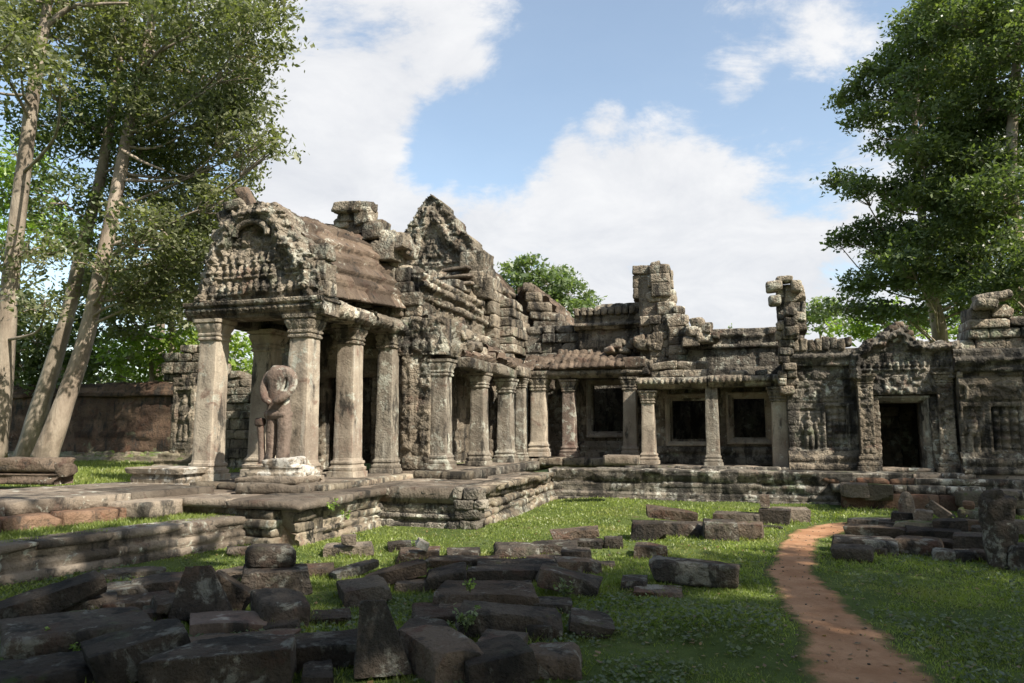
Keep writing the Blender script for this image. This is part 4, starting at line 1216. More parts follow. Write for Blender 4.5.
    block(mb, (-4.9, 28.0, 2.8), (4.8, .3, 4.2), None, 1, .8, .02, .02, 0, 0)
    block(mb, (-4.9, 25.95, 4.75), (4.8, 2.6, .3), None, 2, .8, .02, .02, 0, 0)
    block(mb, (-2.6, 26.2, 2.8), (.3, 3.0, 4.0), None, 4, .8, .02, .02, 0, 0)
    block(mb, (-7.0, 26.2, 2.8), (.3, 3.0, 4.0), None, 5, .8, .02, .02, 0, 0)
    mb.build('back_room', M_DARK, root)
build_side_gallery()

# =================================================================== VERANDAH GALLERY
def build_verandah():
    root = thing('verandah_gallery', 'low flat-topped stone gallery with two dark windows behind thin pillars and a scalloped beam', 'gallery', (-.8, 22, 1))
    column(root, -2.68, 21.95, .98, 3.10, .38, 31, M_COL)
    column(root, -.88, 21.95, .95, 3.18, .36, 33, M_COLD, cap=False)
    column(root, .92, 21.9, .93, 3.14, .42, 35, M_COL, tint=.6, base=False)
    ops = [(-2.1, -.92, 1.68, 2.86), (-.32, .58, 1.74, 2.88)]
    wall_with_openings(root, -2.75, 1.5, .93, 3.5, 23.05, ops, stonework(.28, .8, .02, .03, .025, 7.7), M_WALL)
    for a in ops: doorway(root, *a, 23.04, M_COL, name='window', fw=.2)
    mb = MB(); sweep(mb, (-2.7, 23.02, .95), X_, -Y_, 4.1, [(.14, 0), (.14, .2), (.05, .26), (.10, .36), (.10, .46), (.02, .54)], fn=stonework(.2, .7, .02, .03, .04, 2)); mb.build('plinth_moulding', M_DARK, root)
    orn = lambda u, s, v: .05 * petals(u, v, .12, .3, .155)
    for (x0, x1, z, sd) in ((-2.95, -.98, 3.14, 3), (-.95, 1.28, 3.17, 6)):
        mb = MB(); sweep(mb, (x0, 21.72, z), X_, -Y_, x1 - x0, [(0, 0), (.03, .08), (.09, .11), (.12, .2), (.10, .3), (.0, .33)], [(-.5, .33), (-.5, 0)], fn=stonework(.5, 1.1, .02, .03, .03, sd), extra=orn, du=.025); mb.build('beam', M_LICH, root)
    mb = MB()
    panel(mb, (-2.9, 21.9, 3.5), X_, Y_, 4.2, 1.6, stonework(.5, .8, .03, .03, .02, 3), .07, .2)
    mb.build('roof', M_DARK, root)
    mb = MB()
    ruin(mb, (0, 22.2, 0), X_, -Y_, [(-2.6, 3.5), (-.95, 3.5), (-.95, 3.85), (-2.6, 3.95)], .4, .2, .45, 15, .05, .08, .05, .03)
    mb.build('broken_masonry', M_LICH, root)
    for x, w in ((-.1, .5), (.5, .3)):
        mb = MB(); block(mb, (x, 22.1, 3.55), (w, .4, .16), None, None, .06, .03, .035, .2, 4)
        mb.build('roof_stone', M_LICH, root)
    mb = MB()
    panel(mb, (-1.75, 23.2, 3.5), X_, Z_, 3.2, .9, stonework(.4, .55, .035, .03, .02, 4.7), .045, .6)
    sweep(mb, (-1.75, 23.2, 4.38), X_, -Y_, 3.1, [(0, 0), (.1, .04), (.1, .16), (.02, .2), (.02, .34), (.1, .38), (.1, .62)], [(-1.6, .66), (-1.6, 0)], fn=stonework(.3, .8, .02, .035, .03, 2.7))
    mb.build('upper_wall', M_DARK, root)
    mb = MB()
    for px, py, w, h in ((698, 318, .42, .3), (706, 322, .4, .34), (694, 326, .5, .3), (706, 333, .5, .3), (690, 336, .5, .3), (716, 330, .2, .2)):
        block(mb, ony(px, py + 6, 23.0), (w, .6, h), axes_of(RND.normal(0, .1), RND.normal(0, .08), 0), None, .06, .035, .04, .2, 4)
    mb.build('ridge_stone', M_LICH, root)
    mb = MB()
    block(mb, (-.6, 27.0, 2.8), (4.8, .3, 4.2), None, 1, .8, .02, .02, 0, 0)
    block(mb, (-.6, 24.85, 4.75), (4.8, 3.0, .3), None, 2, .8, .02, .02, 0, 0)  # roof stops short at the back; slot added to brighten the room
    block(mb, (1.6, 25.0, 2.8), (.3, 3.0, 4.0), None, 4, .8, .02, .02, 0, 0)
    mb.build('back_room', M_DARK, root)
build_verandah()

# =================================================================== DOOR PAVILION
def build_pavilion():
    root = thing('door_pavilion', 'dark carved pavilion with a single doorway and a lone pier on its left', 'pavilion', (4, 21.3, .93))
    # left wall with carved figure and blind window
    def lw(u, v):
        d, t = stonework(.3, .6, .02, .03, .022, 9.4)(u, v)
        fr = .15 * figure(u, v, .52, .55, .95)
        n = -.06 * ((np.abs(u - .52) < .2) & (v > .5) & (v < 1.6))
        bal = ((u > .95) & (u < 1.45) & (v > .55) & (v < 1.65))
        d = np.where(bal, -.08 + .09 * np.sqrt(np.clip(1 - (((u - .95) / .167 % 1 - .5) / .46) ** 2, 0, 1)) * (.7 + .3 * np.cos(v * 38)), d)
        frame = ((u > .86) & (u < 1.54) & (v > .48) & (v < 1.75)) & ~bal
        d = d + .04 * frame + fr + n + .035 * scrolls(u, v, 5, 2) * (v > 1.9)
        return d, t
    mb = MB(); panel(mb, (1.12, 21.45, .93), X_, Z_, 1.8, 2.75, lw, .03, .5); mb.build('carved_wall', M_DARK, root)
    mb = MB(); sweep(mb, (1.1, 21.42, .9), X_, -Y_, 1.85, [(.2, 0), (.2, .14), (.08, .2), (.14, .28), (.14, .36), (.04, .42), (.06, .5), (0, .52)], fn=stonework(.2, .5, .02, .03, .035, 1.2)); mb.build('plinth_moulding', M_WALL, root)
    mb = MB(); sweep(mb, (1.15, 21.42, 3.62), X_, -Y_, 1.8, [(0, 0), (.06, .05), (.06, .14), (.12, .2), (.16, .32), (.05, .4), (.05, .5)], [(-.7, .5), (-.7, 0)], fn=stonework(.25, .6, .02, .03, .04, 6.2)); mb.build('cornice', M_DARK, root)
    mb = MB()
    for k in range(8):
        block(mb, (1.42 + k * .185, 21.5, 4.26 + RND.normal(0, .03)), (.19, .34, .34 - .03 * (k > 4) * (k - 4)), axes_of(0, RND.normal(0, .06), 0), None, .05, .04, .03, .14, 3)
    mb.build('crest', M_WALL, root)
    # sunlit left quoin and pier
    mb = MB()
    ruin(mb, (0, 21.25, 0), X_, -Y_, [(.98, 2.9), (1.32, 2.9), (1.36, 4.0), (1.5, 4.9), (1.05, 4.9), (.95, 4.3), (1.0, 3.6)], .45, .24, .3, 81, .05, .08, .06, .03)
    mb.build('quoin', M_LICH, root)
    mb = MB(); YQ = 21.5
    ruin(mb, (0, YQ, 0), X_, -Y_, [(.98, 4.6), (1.72, 4.6), (1.72, 5.2), (1.62, 5.3), (1.62, 6.1), (.98, 6.1)], .6, .40, .7, 83, .03, .07, .05, .03)
    block(mb, ony(774, 287, YQ), (.44, .5, .28), axes_of(0, .1, 0), 5, .07, .1, .03, .1, 2)
    block(mb, ony(784, 280, YQ), (.42, .5, .18), axes_of(0, 0, 0), 6, .07, .08, .03, .1, 2)
    block(mb, ony(796, 287, YQ), (.3, .5, .34), axes_of(0, 0, 0), 7, .07, .1, .03, .1, 2)
    block(mb, ony(775, 301, YQ), (.34, .4, .30), None, 8, .07, .09, .03, .1, 1)
    for k in range(5): block(mb, ony(791 + k % 2 * 8, 312 + k * 5, YQ - .2), (.34, .3, .26), axes_of(0, RND.normal(0, .1), 0), None, .06, .03, .035, .2, 4)
    mb.build('pier', M_LICH, root)
    # doorway
    yd = 21.25
    ops = [(3.36, 4.36, .93, 2.66)]
    wall_with_openings(root, 2.85, 5.0, .9, 3.4, yd + .12, ops, stonework(.3, .6, .02, .03, .022, 5.4), M_DARK, .5)
    doorway(root, *ops[0], yd + .1, M_COLD, name='door_frame', fw=.17, dep=.3)
    mb = MB(); block(mb, (3.86, yd + .15, .93), (1.35, .5, .13), None, 6, .08, .03, .015, .02, 1); mb.build('threshold', M_PAVE, root)
    for x, sd in ((3.02, 51), (4.86, 53)):
        def pil(u, v, s=sd):
            d, t = stonework(.6, .8, .008, .015, .015, s)(u, v)
            return d + .035 * scrolls(u, v, 6.5, s) * (np.abs(u - .18) < .12) + .03 * (np.abs(u - .18) > .13), t
        mb = MB(); panel(mb, (x - .18, yd - .12, 1.35), X_, Z_, .36, 1.75, pil, .022, .28)
        o = mb.build('pilaster', M_WALL, root)
        mb = MB(); sq_lathe(mb, (x, yd + .02, .88), [(z * .9, e * .5) for z, e in BASE_PROF], .38, .3, 9, sd, .014, .5, .025); mb.build('base', M_WALL, o, smooth=35)
        mb = MB(); sq_lathe(mb, (x, yd + .02, 3.08), [(z * .6, e * .5) for z, e in CAP_PROF], .36, .28, 11, sd, .014, .5, .02); mb.build('capital', M_WALL, o, smooth=35)
    for x in (3.27, 4.60):
        mb = MB()
        sq_lathe(mb, (x, yd + .03, .95), [(0, 0)] + [(.1 + .0875 * k, .018 * (k % 2) + .012 * ((k // 4) % 2)) for k in range(20)] + [(1.85, 0)], .13, .13, 6, 3, .008, .5, .04)
        mb.build('colonette', M_WALL, root)
    def lin(u, v):
        d, t = stonework(.5, 1.2, .01, .02, .015, 2.3)(u, v)
        return d + .06 * scrolls(u, v, 4.5, 9) + .05 * petals(u, v, .04, .2, .16), t
    mb = MB(); panel(mb, (2.98, yd - .06, 2.86), X_, Z_, 1.95, .5, lin, .025, .3); mb.build('lintel', M_DARK, root)
    YG = yd - .12
    ol = [ony(x, y, YG) for x, y in ((851, 378), (849, 366), (853, 352), (861, 346), (866, 340), (878, 338), (880, 333), (888, 331), (898, 326), (908, 331), (914, 341), (922, 341), (930, 344), (940, 340), (950, 342), (960, 339), (961, 352), (957, 378))]
    out = [(p[0] - 2.6, p[2] - 3.35) for p in ol]
    mb = MB(); pediment(mb, (2.6, YG, 3.35), X_, out, 6.0, [(.12, .26)], .15, .55, band=.15, res=.03); ped = mb.build('pediment', M_DARK, root)
    mb = MB()
    for k, (x, y, w) in enumerate(((893, 341, 1.0), (895, 335, .75), (896, 330, .5), (897, 326, .25))):
        block(mb, ony(x, y, YG + .35), (w, .7, .16), None, None, .07, .05, .03, .1, 2)
    mb.build('crest_stone', M_ROOF, ped)
    # roof and dark interior of the pavilion
    mb = MB()
    block(mb, (4.2, 23.6, 3.75), (6.2, 4.2, .4), None, 1, .5, .05, .03, 0, 0)  # gap added behind this roof to let light into the interior
    block(mb, (2.0, 23.4, 2.4), (.4, 3.4, 2.9), None, 3, .5, .05, .03, 0, 0)
    block(mb, (5.6, 23.4, 2.4), (.4, 3.4, 2.9), None, 4, .5, .05, .03, 0, 0)
    block(mb, (4.2, 26.5, 2.3), (6.4, .4, 3.6), None, 5, .5, .05, .03, 0, 0)
    mb.build('roof', M_DARK, root)
    mb = MB(); ruin(mb, (5.0, yd + .05, .9), X_, -Y_, [(0, 0), (.3, 0), (.3, 3.3), (0, 3.3)], .5, .3, .4, 55, .03, .08, .05, .03); mb.build('quoin', M_DARK, root)
    mb = MB(); ruin(mb, (0, 24.2, 0), X_, -Y_, [(2.2, .9), (4.35, .9), (4.35, 2.9), (2.2, 3.5)], .6, .34, .6, 17, .06, .08, .05, .03)
    ruin(mb, (0, 25.2, 0), X_, -Y_, [(2.2, .9), (5.6, .9), (5.6, 3.5), (2.2, 3.5)], .4, .34, .6, 18, .03, .06, .05, .03); mb.build('inner_wall', M_PLAT, root)
build_pavilion()

def build_corner_tower():
    root = thing('corner_tower', 'squat ruined corner tower with goddess relief and stepped top at the right edge', 'tower', (6.8, 21.2, .93))
    y = 20.95
    def rw(u, v):
        d, t = stonework(.3, .55, .03, .035, .03, 3.9)(u, v)
        d = d - .08 * ((np.abs(u - .27) < .2) & (v > .5) & (v < 1.62)) + .17 * figure(u, v, .27, .52, 1.02)
        bal = ((u > .68) & (u < 1.28) & (v > .55) & (v < 1.62))
        d = np.where(bal, -.12 + .16 * np.sqrt(np.clip(1 - (((u - .68) / .20 % 1 - .5) / .44) ** 2, 0, 1)) * (.72 + .28 * np.cos(v * 30)), d)
        d = d + .04 * (((u > .58) & (u < 1.36) & (v > .47) & (v < 1.74)) & ~bal)
        d = d + .05 * scrolls(u, v, 4, 6) * (v > 1.85) * (v < 2.25)
        brk = fbm(np.stack([u * 1.4, v * 1.4, u * 0 + 2], -1), 3, 5)
        return d - .10 * np.clip(brk * 6 - .8, 0, 1) * (u > 1.2), t
    mb = MB(); panel(mb, (5.12, y, .9), X_, Z_, 3.4, 2.5, rw, .03, .6); mb.build('carved_wall', M_WALL, root)
    mb = MB(); sweep(mb, (5.05, y - .02, .88), X_, -Y_, 3.5, [(.28, 0), (.28, .12), (.14, .18), (.2, .28), (.2, .36), (.06, .42), (.06, .5), (0, .54)], fn=stonework(.2, .5, .03, .035, .05, 5.2)); mb.build('plinth_moulding', M_WALL, root)
    mb = MB(); sweep(mb, (5.05, y - .02, 3.35), X_, -Y_, 3.5, [(-.1, 0), (.05, .05), (.08, .2), (.16, .25), (.16, .36), (.05, .4), (.02, .62)], [(-1.2, .62), (-1.2, 0)], fn=stonework(.22, .6, .03, .04, .05, 8.2)); mb.build('cornice', M_DARK, root)
    mb = MB()
    ruin(mb, (0, y + .2, 0), X_, -Y_, [(5.25, 3.9), (8.4, 3.9), (8.4, 4.3), (7.0, 4.35), (6.95, 4.85), (6.6, 4.9), (6.55, 5.15), (6.2, 5.2), (6.1, 5.05), (5.62, 5.0), (5.55, 4.4), (5.3, 4.3)], 1.0, .3, .6, 27, .06, .1, .06, .035)
    block(mb, (6.5, y + .8, 4.2), (1.6, .8, 1.2), None, 3, .3, .05, .03, 0, 0)
    block(mb, ony(992, 298, y + .2), (.8, .6, .22), axes_of(0, .1, 0), 4, .08, .09, .05, .12, 2)
    block(mb, ony(984, 305, y + .2), (.5, .6, .25), axes_of(0, -.1, 0), 5, .08, .09, .05, .12, 2)
    mb.build('stepped_top', M_LICH, root)
    mb = MB(); panel(mb, (8.5, y, .9), Y_, Z_, 4, 3, stonework(.3, .6, .03, .03, .03, 1), .12, .4); panel(mb, (5.12, y + 4, .9), -Y_, Z_, 3.6, 3, stonework(.3, .6, .03, .03, .03, 1), .12, .4); mb.build('side_wall', M_WALL, root)
    mb = MB(); block(mb, (6.9, y + 2.3, 3.55), (3.2, 3.6, .3), None, 3, .5, .05, .03, 0, 0); mb.build('roof', M_DARK, root)
build_corner_tower()

# =================================================================== BEHIND ON THE LEFT
def build_left_back():
    y = 24.0
    o = MB()
    def ew(u, v):
        return stonework(.34, .8, .02, .03, .03, 8.8)(u, v)
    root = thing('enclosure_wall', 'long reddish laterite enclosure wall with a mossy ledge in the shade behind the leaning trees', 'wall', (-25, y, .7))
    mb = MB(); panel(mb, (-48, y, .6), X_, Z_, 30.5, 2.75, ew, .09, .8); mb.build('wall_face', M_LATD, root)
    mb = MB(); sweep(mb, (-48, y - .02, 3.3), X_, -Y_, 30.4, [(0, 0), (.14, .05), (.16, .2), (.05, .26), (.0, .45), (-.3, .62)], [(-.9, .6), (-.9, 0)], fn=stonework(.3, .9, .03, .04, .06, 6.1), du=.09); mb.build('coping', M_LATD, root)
    mb = MB(); sweep(mb, (-48, y - .02, .6), X_, -Y_, 30.4, [(.7, 0), (.7, .16), (.42, .2), (.42, .36), (.15, .4), (.12, .5), (0, .52)], fn=stonework(.2, .9, .05, .05, .08, 3.1), du=.09); mb.build('base_moulding', M_FALLM, root)
    root = thing('gatehouse', 'pale lichen-covered ruined gatehouse wall with a carved niche beside the enclosure wall', 'gatehouse', (-17, 20.3, .7))
    yg = 20.2
    def gw(u, v):
        d, t = stonework(.3, .5, .015, .02, .02, 4.4)(u, v)
        return d + .10 * figure(u, v, .42, .55, 1.5) - .08 * (np.abs(u - .42) < .26) * (v > .5) * (v < 2.2) + .03 * scrolls(u, v, 5, 4) * (v > 2.2), t
    mb = MB(); panel(mb, (-18.15, yg, 1.05), X_, Z_, .85, 2.65, gw, .03, .8); mb.build('carved_pilaster', M_WALL, root)
    mb = MB(); sweep(mb, (-18.5, yg - .05, .6), X_, -Y_, 2.3, [(.4, 0), (.4, .2), (.2, .26), (.26, .4), (.1, .46), (.1, .6)], fn=stonework(.2, .6, .03, .04, .04, 1.1)); mb.build('base_moulding', M_FALLM, root)
    mb = MB()
    ruin(mb, (0, yg + .1, 0), X_, -Y_, [(-18.7, 3.6), (-17.2, 3.6), (-17.2, .7), (-14.4, .7), (-14.4, 3.4), (-15.4, 3.5), (-15.9, 3.9), (-16.9, 4.2), (-17.1, 4.75), (-18.2, 4.85), (-18.7, 4.3)], .7, .3, .5, 46, .06, .09, .05, .03)
    mb.build('rubble_wall', M_LICH, root)
    mb = MB(); ruin(mb, (0, yg + 1.2, 0), X_, -Y_, [(-18.0, .7), (-13.0, .7), (-13.0, 3.0), (-18, 3.4)], .5, .34, .6, 47, .05, .08, .05, .03); mb.build('inner_wall', M_WALL, root)
build_left_back()

# naga balustrade and the moulded pedestal at the edge of the causeway
def build_edge_stones():
    z = .84
    p = onz(34, 487, z)
    root = thing('naga_balustrade', 'broken reddish serpent balustrade lying on a moulded base at the far edge of the causeway', 'balustrade', (p[0], p[1], z))
    a = onz(67, 484, z) + A(-.28, .25, 0); b = a + A(-2.6, -.45, 0)
    U = unit(a - b)
    mb = MB(); rA = np.stack([U, np.cross(Z_, U), Z_])
    block(mb, (a + b) / 2 + A(0, 0, .37), (np.linalg.norm(a - b), .40, .30), rA, 61, .05, .12, .03, .05, 3, maxn=40)
    block(mb, a - U * .05 + A(0, 0, .27), (.30, .44, .30), axes_of(.1, .1, 0) @ rA, 62, .05, .08, .035, .2, 4)
    mb.build('serpent_body', M_ROOF, root, smooth=35)
    mb = MB(); N = np.cross(U, Z_)
    sweep(mb, b - A(0, 0, .02), U, N, np.linalg.norm(a - b) - .05, [(.30, 0), (.30, .08), (.22, .11), (.22, .17), (.27, .2), (.2, .24)], [(-.25, .24), (-.25, 0)], fn=stonework(.2, .8, .02, .03, .03, 2)); mb.build('base', M_ROOF, root)
    p = onz(156, 487, .78) + A(-.05, .4, 0)
    root = thing('moulded_pedestal', 'empty moulded pedestal block streaked black and white, left of the first porch pillar', 'pedestal', (p[0], p[1], .74))
    mb = MB(); sq_lathe(mb, (p[0], p[1], .73), [(0, .10), (.12, .10), (.13, .03), (.2, .05), (.27, .02), (.30, .02), (.32, .10), (.42, .13), (.44, .10)], 1.25, .75, 16, 6, .03, .5, .03); o = mb.build('pedestal_block', M_WHITE, root, smooth=35)
    return
build_edge_stones()

# =================================================================== HEADLESS STATUE
def skin_mesh(name, verts, edges, radii, mat, parent, sub=2, noise=.012, seed=1):
    me = bpy.data.meshes.new(name)
    me.from_pydata([tuple(v) for v in verts], edges, [])
    o = bpy.data.objects.new(name, me); COL.objects.link(o)
    m = o.modifiers.new('Skin', 'SKIN'); m.use_smooth_shade = True
    lay = me.skin_vertices[0] if me.skin_vertices else None
    if lay is None:
        me.attributes  # layer is made by the modifier on evaluation
    for i, r in enumerate(radii):
        me.skin_vertices[0].data[i].radius = r if isinstance(r, tuple) else (r, r)
    me.skin_vertices[0].data[0].use_root = True
    s = o.modifiers.new('Sub', 'SUBSURF'); s.levels = sub; s.render_levels = sub
    dg = bpy.context.evaluated_depsgraph_get()
    m2 = bpy.data.meshes.new_from_object(o.evaluated_get(dg))
    bpy.data.objects.remove(o)
    v = np.zeros(len(m2.vertices) * 3); m2.vertices.foreach_get('co', v); v = v.reshape(-1, 3)
    n = np.zeros(len(m2.vertices) * 3); m2.vertices.foreach_get('normal', n); n = n.reshape(-1, 3)
    v = v + n * (noise * 2 * fbm(v * 7 + seed, 4))[:, None]
    m2.vertices.foreach_set('co', v.ravel())
    at_ = m2.attributes.new('tint', 'FLOAT', 'POINT'); at_.data.foreach_set('value', np.full(len(m2.vertices), .5, np.float32))
    m2.shade_smooth()
    m2.materials.clear(); m2.materials.append(mat)
    m2.name = name
    o = bpy.data.objects.new(name, m2); COL.objects.link(o); o.parent = parent
    return o

def build_statue():
    p = onz(270, 491, .78) + A(.0, .42, 0)
    px, py = p[0] - .05, p[1]
    root = thing('statue_plinth', 'white crusted broken plinth carrying the headless statue', 'plinth', (px, py, .74))
    mb = MB()
    block(mb, (px + .1, py - .12, .83), (1.35, .95, .20), axes_of(.1, 0, 0), 11, .06, .05, .03, .06, 2)
    block(mb, (px - .05, py + .02, .98), (1.45, .9, .16), axes_of(-.05, 0, 0), 12, .06, .05, .03, .06, 3)
    mb.build('lower_course', M_PAVE, root)
    mb = MB()
    sq_lathe(mb, (px, py + .05, 1.02), [(0, .08), (.10, .10), (.12, .02), (.2, .05)], 1.05, .6, 10, 3, .03, .6, .03)
    block(mb, (px + .04, py + .05, 1.25), (.72, .5, .26), axes_of(.1, .1, 0), 13, .05, .08, .05, .15, 4)
    block(mb, (px + .42, py + .03, 1.18), (.4, .42, .16), axes_of(.3, -.15, 0), 14, .05, .07, .05, .15, 3)
    mb.build('upper_course', M_WHITE, root)
    z0 = 1.30
    root = thing('headless_statue', 'headless reddish stone guardian with broad shoulders and clasped forearms standing before the porch', 'statue', (px - .16, py + .05, z0))
    # local frame: x to the viewer's right, y away, z up; figure faces the viewer
    V = [(0, 0, .98), (0, -.01, 1.12), (.0, -.02, 1.34), (.01, 0, 1.50), (.02, .01, 1.62),
         (-.095, 0, .90), (-.10, -.01, .55), (-.105, 0, .12), (-.13, -.09, -.03),
         (.12, 0, .90), (.13, -.02, .55), (.13, 0, .12), (.14, -.09, -.03),
         (-.22, .01, 1.42), (-.27, -.05, 1.20), (-.14, -.19, 1.03), (-.01, -.21, .97),
         (.25, .01, 1.42), (.29, -.05, 1.21), (.18, -.19, 1.04), (.05, -.22, .97)]
    E = [(0, 1), (1, 2), (2, 3), (3, 4), (0, 5), (5, 6), (6, 7), (7, 8), (0, 9), (9, 10), (10, 11), (11, 12),
         (3, 13), (13, 14), (14, 15), (15, 16), (3, 17), (17, 18), (18, 19), (19, 20)]
    r = [(.21, .15), (.215, .16), (.25, .19), (.20, .15), (.13, .11), (.145, .14), (.125, .125), (.11, .11), (.08, .06), (.15, .145), (.14, .135), (.12, .12), (.08, .06),
         .115, .10, .08, .065, .12, .105, .085, .07]
    k = 1.19
    skin_mesh('body', [(v[0] * k, v[1] * k, v[2] * k + .02) for v in V], E, r, M_STAT, root, 3, .02)
    # folded skirt, hanging flap and the knob of a broken club
    mb = MB()
    px -= .16
    sq_lathe(mb, (px, py + .06, z0 + .86), [(0, .01), (.06, .04), (.12, .04), (.2, -.02), (.32, -.04)], .40, .27, 8, 5, .02, .5, .03)
    mb.build('skirt', M_STAT, root, smooth=50)
    mb = MB(); block(mb, (px + .17, py + .02, z0 + .42), (.20, .22, .92), axes_of(0, 0, -.03), 15, .04, .09, .03, .12, 2); mb.build('hanging_flap', M_STAT, root, smooth=50)
    mb = MB(); block(mb, (px - .36, py - .02, z0 + .80), (.19, .19, .17), None, 16, .03, .085, .012, .05, 0)
    tube(mb, [(px - .30, py + .02, z0 - .02), (px - .33, py, z0 + .4), (px - .36, py - .02, z0 + .76)], [.075, .065, .07], 8, 2, .14)
    mb.build('broken_club', M_STAT, root, smooth=True)
build_statue()

# =================================================================== FALLEN STONES, one object each
LOOKH = np.array([FW[0], FW[1], 0]); LOOKH /= np.linalg.norm(LOOKH)
STONES = []
def stone(x0, x1, y0, y1, D, label, name='fallen_block', z=0.0, yaw=0, tilt=0, roll=0, mat=None, H=None, rnd=.012, amp=.017, chips=3, skew=.13, group=None, seed=None, cat='stone block', sink=.02, taper=None):
    """x0..x1, y0..y1: where the stone shows in the photograph; D: its depth in metres; z: what it rests on"""
    if H is None: D *= 1.3
    xc = (x0 + x1) / 2
    g = onz(xc, y1, z)
    gzv = float(gz(g[0], g[1])) if z == 0 else 0
    g = onz(xc, y1, z + gzv)
    dep = (g - CAM) @ FW
    L = (x1 - x0) * dep / FPX
    th = math.atan2(EYE - g[2], np.hypot(g[0], g[1]))
    yr = R(yaw)
    L2 = max(.15, (L - abs(math.sin(yr)) * D) / max(.5, abs(math.cos(yr))))
    if H is not None: H *= 1.2
    if H is None:
        H = max(.12, ((y1 - y0) * dep / FPX - D * math.sin(th) - abs(math.sin(R(tilt))) * L2 * .8) / math.cos(th))
    ld = unit(A(g[0], g[1], 0))
    c = g + ld * D / 2
    yaw_w = math.atan2(ld[1], ld[0]) - PI / 2 + yr
    lift = abs(math.sin(R(tilt))) * L2 / 2 + abs(math.sin(R(roll))) * D / 2
    c = A(c[0], c[1], z + gzv + H / 2 + lift - sink)
    mb = MB()
    sd = seed if seed is not None else 300 + len(STONES) * 7
    res = float(np.clip(dep / FPX * 4, .03, .08))
    block(mb, (0, 0, 0), (L2, D, H), axes_of(yaw_w, R(tilt), R(roll)), sd, res, rnd, amp, skew, chips, nf=3.6, maxn=34, tint=.15 + .7 * ((sd * .37) % 1))
    if taper:                                   # drawn in towards the top
        ax = axes_of(yaw_w, R(tilt), R(roll))
        q = mb.v[0] @ ax.T
        f = (q[:, 2] / H + .5).clip(0, 1)
        q[:, 0] = q[:, 0] * (1 - taper[0] * f) + taper[1] * L2 * f
        q[:, 1] *= 1 - .35 * f
        mb.v[0] = q @ ax
    o = mb.build(name, mat or (M_FALLB if len(STONES) % 3 == 1 else M_FALL), None, origin=(0, 0, 0), smooth=26)
    o.location = tuple(c)
    tag(o, label, cat, group or 'fallen stones on the lawn')
    STONES.append((c[0], c[1], max(L2, D) / 2 * .8))
    return o

PILE = 'fallen stones in the left foreground pile'
stone(-8, 100, 566, 624, .42, 'long straight slab propped at a slant at the far left of the foreground pile', 'fallen_slab', tilt=13, H=.17, group=PILE, skew=.03, yaw=12)
stone(8, 142, 607, 657, .62, 'large squared block with a fern growing at its foot, left foreground', group=PILE, mat=M_FALL, rnd=.06)
stone(84, 142, 577, 607, .55, 'flat pale-topped stone catching a spot of sun behind the large left block', group=PILE, mat=M_FALLL, H=.16)
stone(130, 187, 571, 601, .5, 'dark blocky stone just left of the big tilted slab', group=PILE)
stone(104, 166, 591, 615, .42, 'low dark wedge stone tucked behind the right end of the fern block', group=PILE)
stone(144, 178, 602, 624, .3, 'small dark cube wedged beneath the big tilted slab', group=PILE)
stone(170, 240, 565, 624, .34, 'big slab tilted up to a peak in the middle of the left pile', 'fallen_slab', tilt=0, H=.40, group=PILE, yaw=-10, roll=-14, taper=(.62, -.12))
stone(205, 250, 578, 618, .22, 'slab leaning down to the right against the peaked slab', 'fallen_slab', tilt=-34, H=.2, group=PILE, yaw=-6)
stone(194, 267, 608, 637, .38, 'reddish box-shaped block in front of the peaked slab', group=PILE, mat=M_STAT)
stone(84, 187, 628, 686, .5, 'long dark slab running towards the camera at the bottom left', 'fallen_slab', tilt=8, H=.24, group=PILE, yaw=14)
stone(182, 296, 629, 664, .26, 'long dark beam lying behind the bottom-edge slab', 'fallen_beam', group=PILE)
stone(150, 294, 648, 696, .5, 'broad flat slab cut by the bottom edge of the picture', 'fallen_slab', group=PILE, H=.26)
stone(-10, 86, 652, 694, .5, 'rough low boulder in the bottom left corner', 'fallen_boulder', group=PILE, rnd=.12, amp=.03, chips=4)
stone(241, 309, 562, 598, .42, 'worn block carrying an upright stub of stone', group=PILE, mat=M_FALL)
stone(245, 294, 541, 571, .34, 'short dark cylinder-like stub standing on another block', z=.27, group=PILE, mat=M_FALL, sink=.0, rnd=.08, tilt=-2)
stone(255, 303, 588, 630, .40, 'pointed boulder like a small pyramid', 'fallen_boulder', group=PILE, chips=4, skew=.35, rnd=.06)
stone(220, 286, 556, 582, .5, 'flat brown flagstone half sunk in the grass behind the stub', 'fallen_slab', group=PILE, H=.12, mat=M_FALLL)
stone(272, 366, 630, 672, .34, 'long dark block just left of the upright wedge', group=PILE)
stone(228, 262, 536, 556, .3, 'small worn stone at the foot of the causeway', group=PILE, mat=M_FALLL, H=.12)
stone(100, 160, 560, 580, .4, 'thin slab lying against the foot of the causeway', 'fallen_slab', group=PILE, H=.1, mat=M_FALLL)
stone(186, 226, 640, 658, .3, 'small stone between the reddish box block and the dark beam', group=PILE)
stone(300, 332, 662, 690, .3, 'dark stone at the bottom edge under the long block', group=PILE)
MID = 'fallen stones strewn across the middle of the lawn'
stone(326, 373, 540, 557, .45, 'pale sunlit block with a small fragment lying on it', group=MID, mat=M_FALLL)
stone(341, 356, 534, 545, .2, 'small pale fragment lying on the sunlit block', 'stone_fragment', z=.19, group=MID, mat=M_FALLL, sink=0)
stone(388, 424, 538, 552, .4, 'low block behind the one with a pale chip', group=MID)
stone(397, 440, 545, 564, .45, 'dark block with a pale chip on top near the platform', group=MID)
stone(416, 429, 541, 553, .2, 'pale broken chip leaning on a dark block', 'stone_fragment', z=.16, tilt=-25, group=MID, mat=M_WHITE, sink=0)
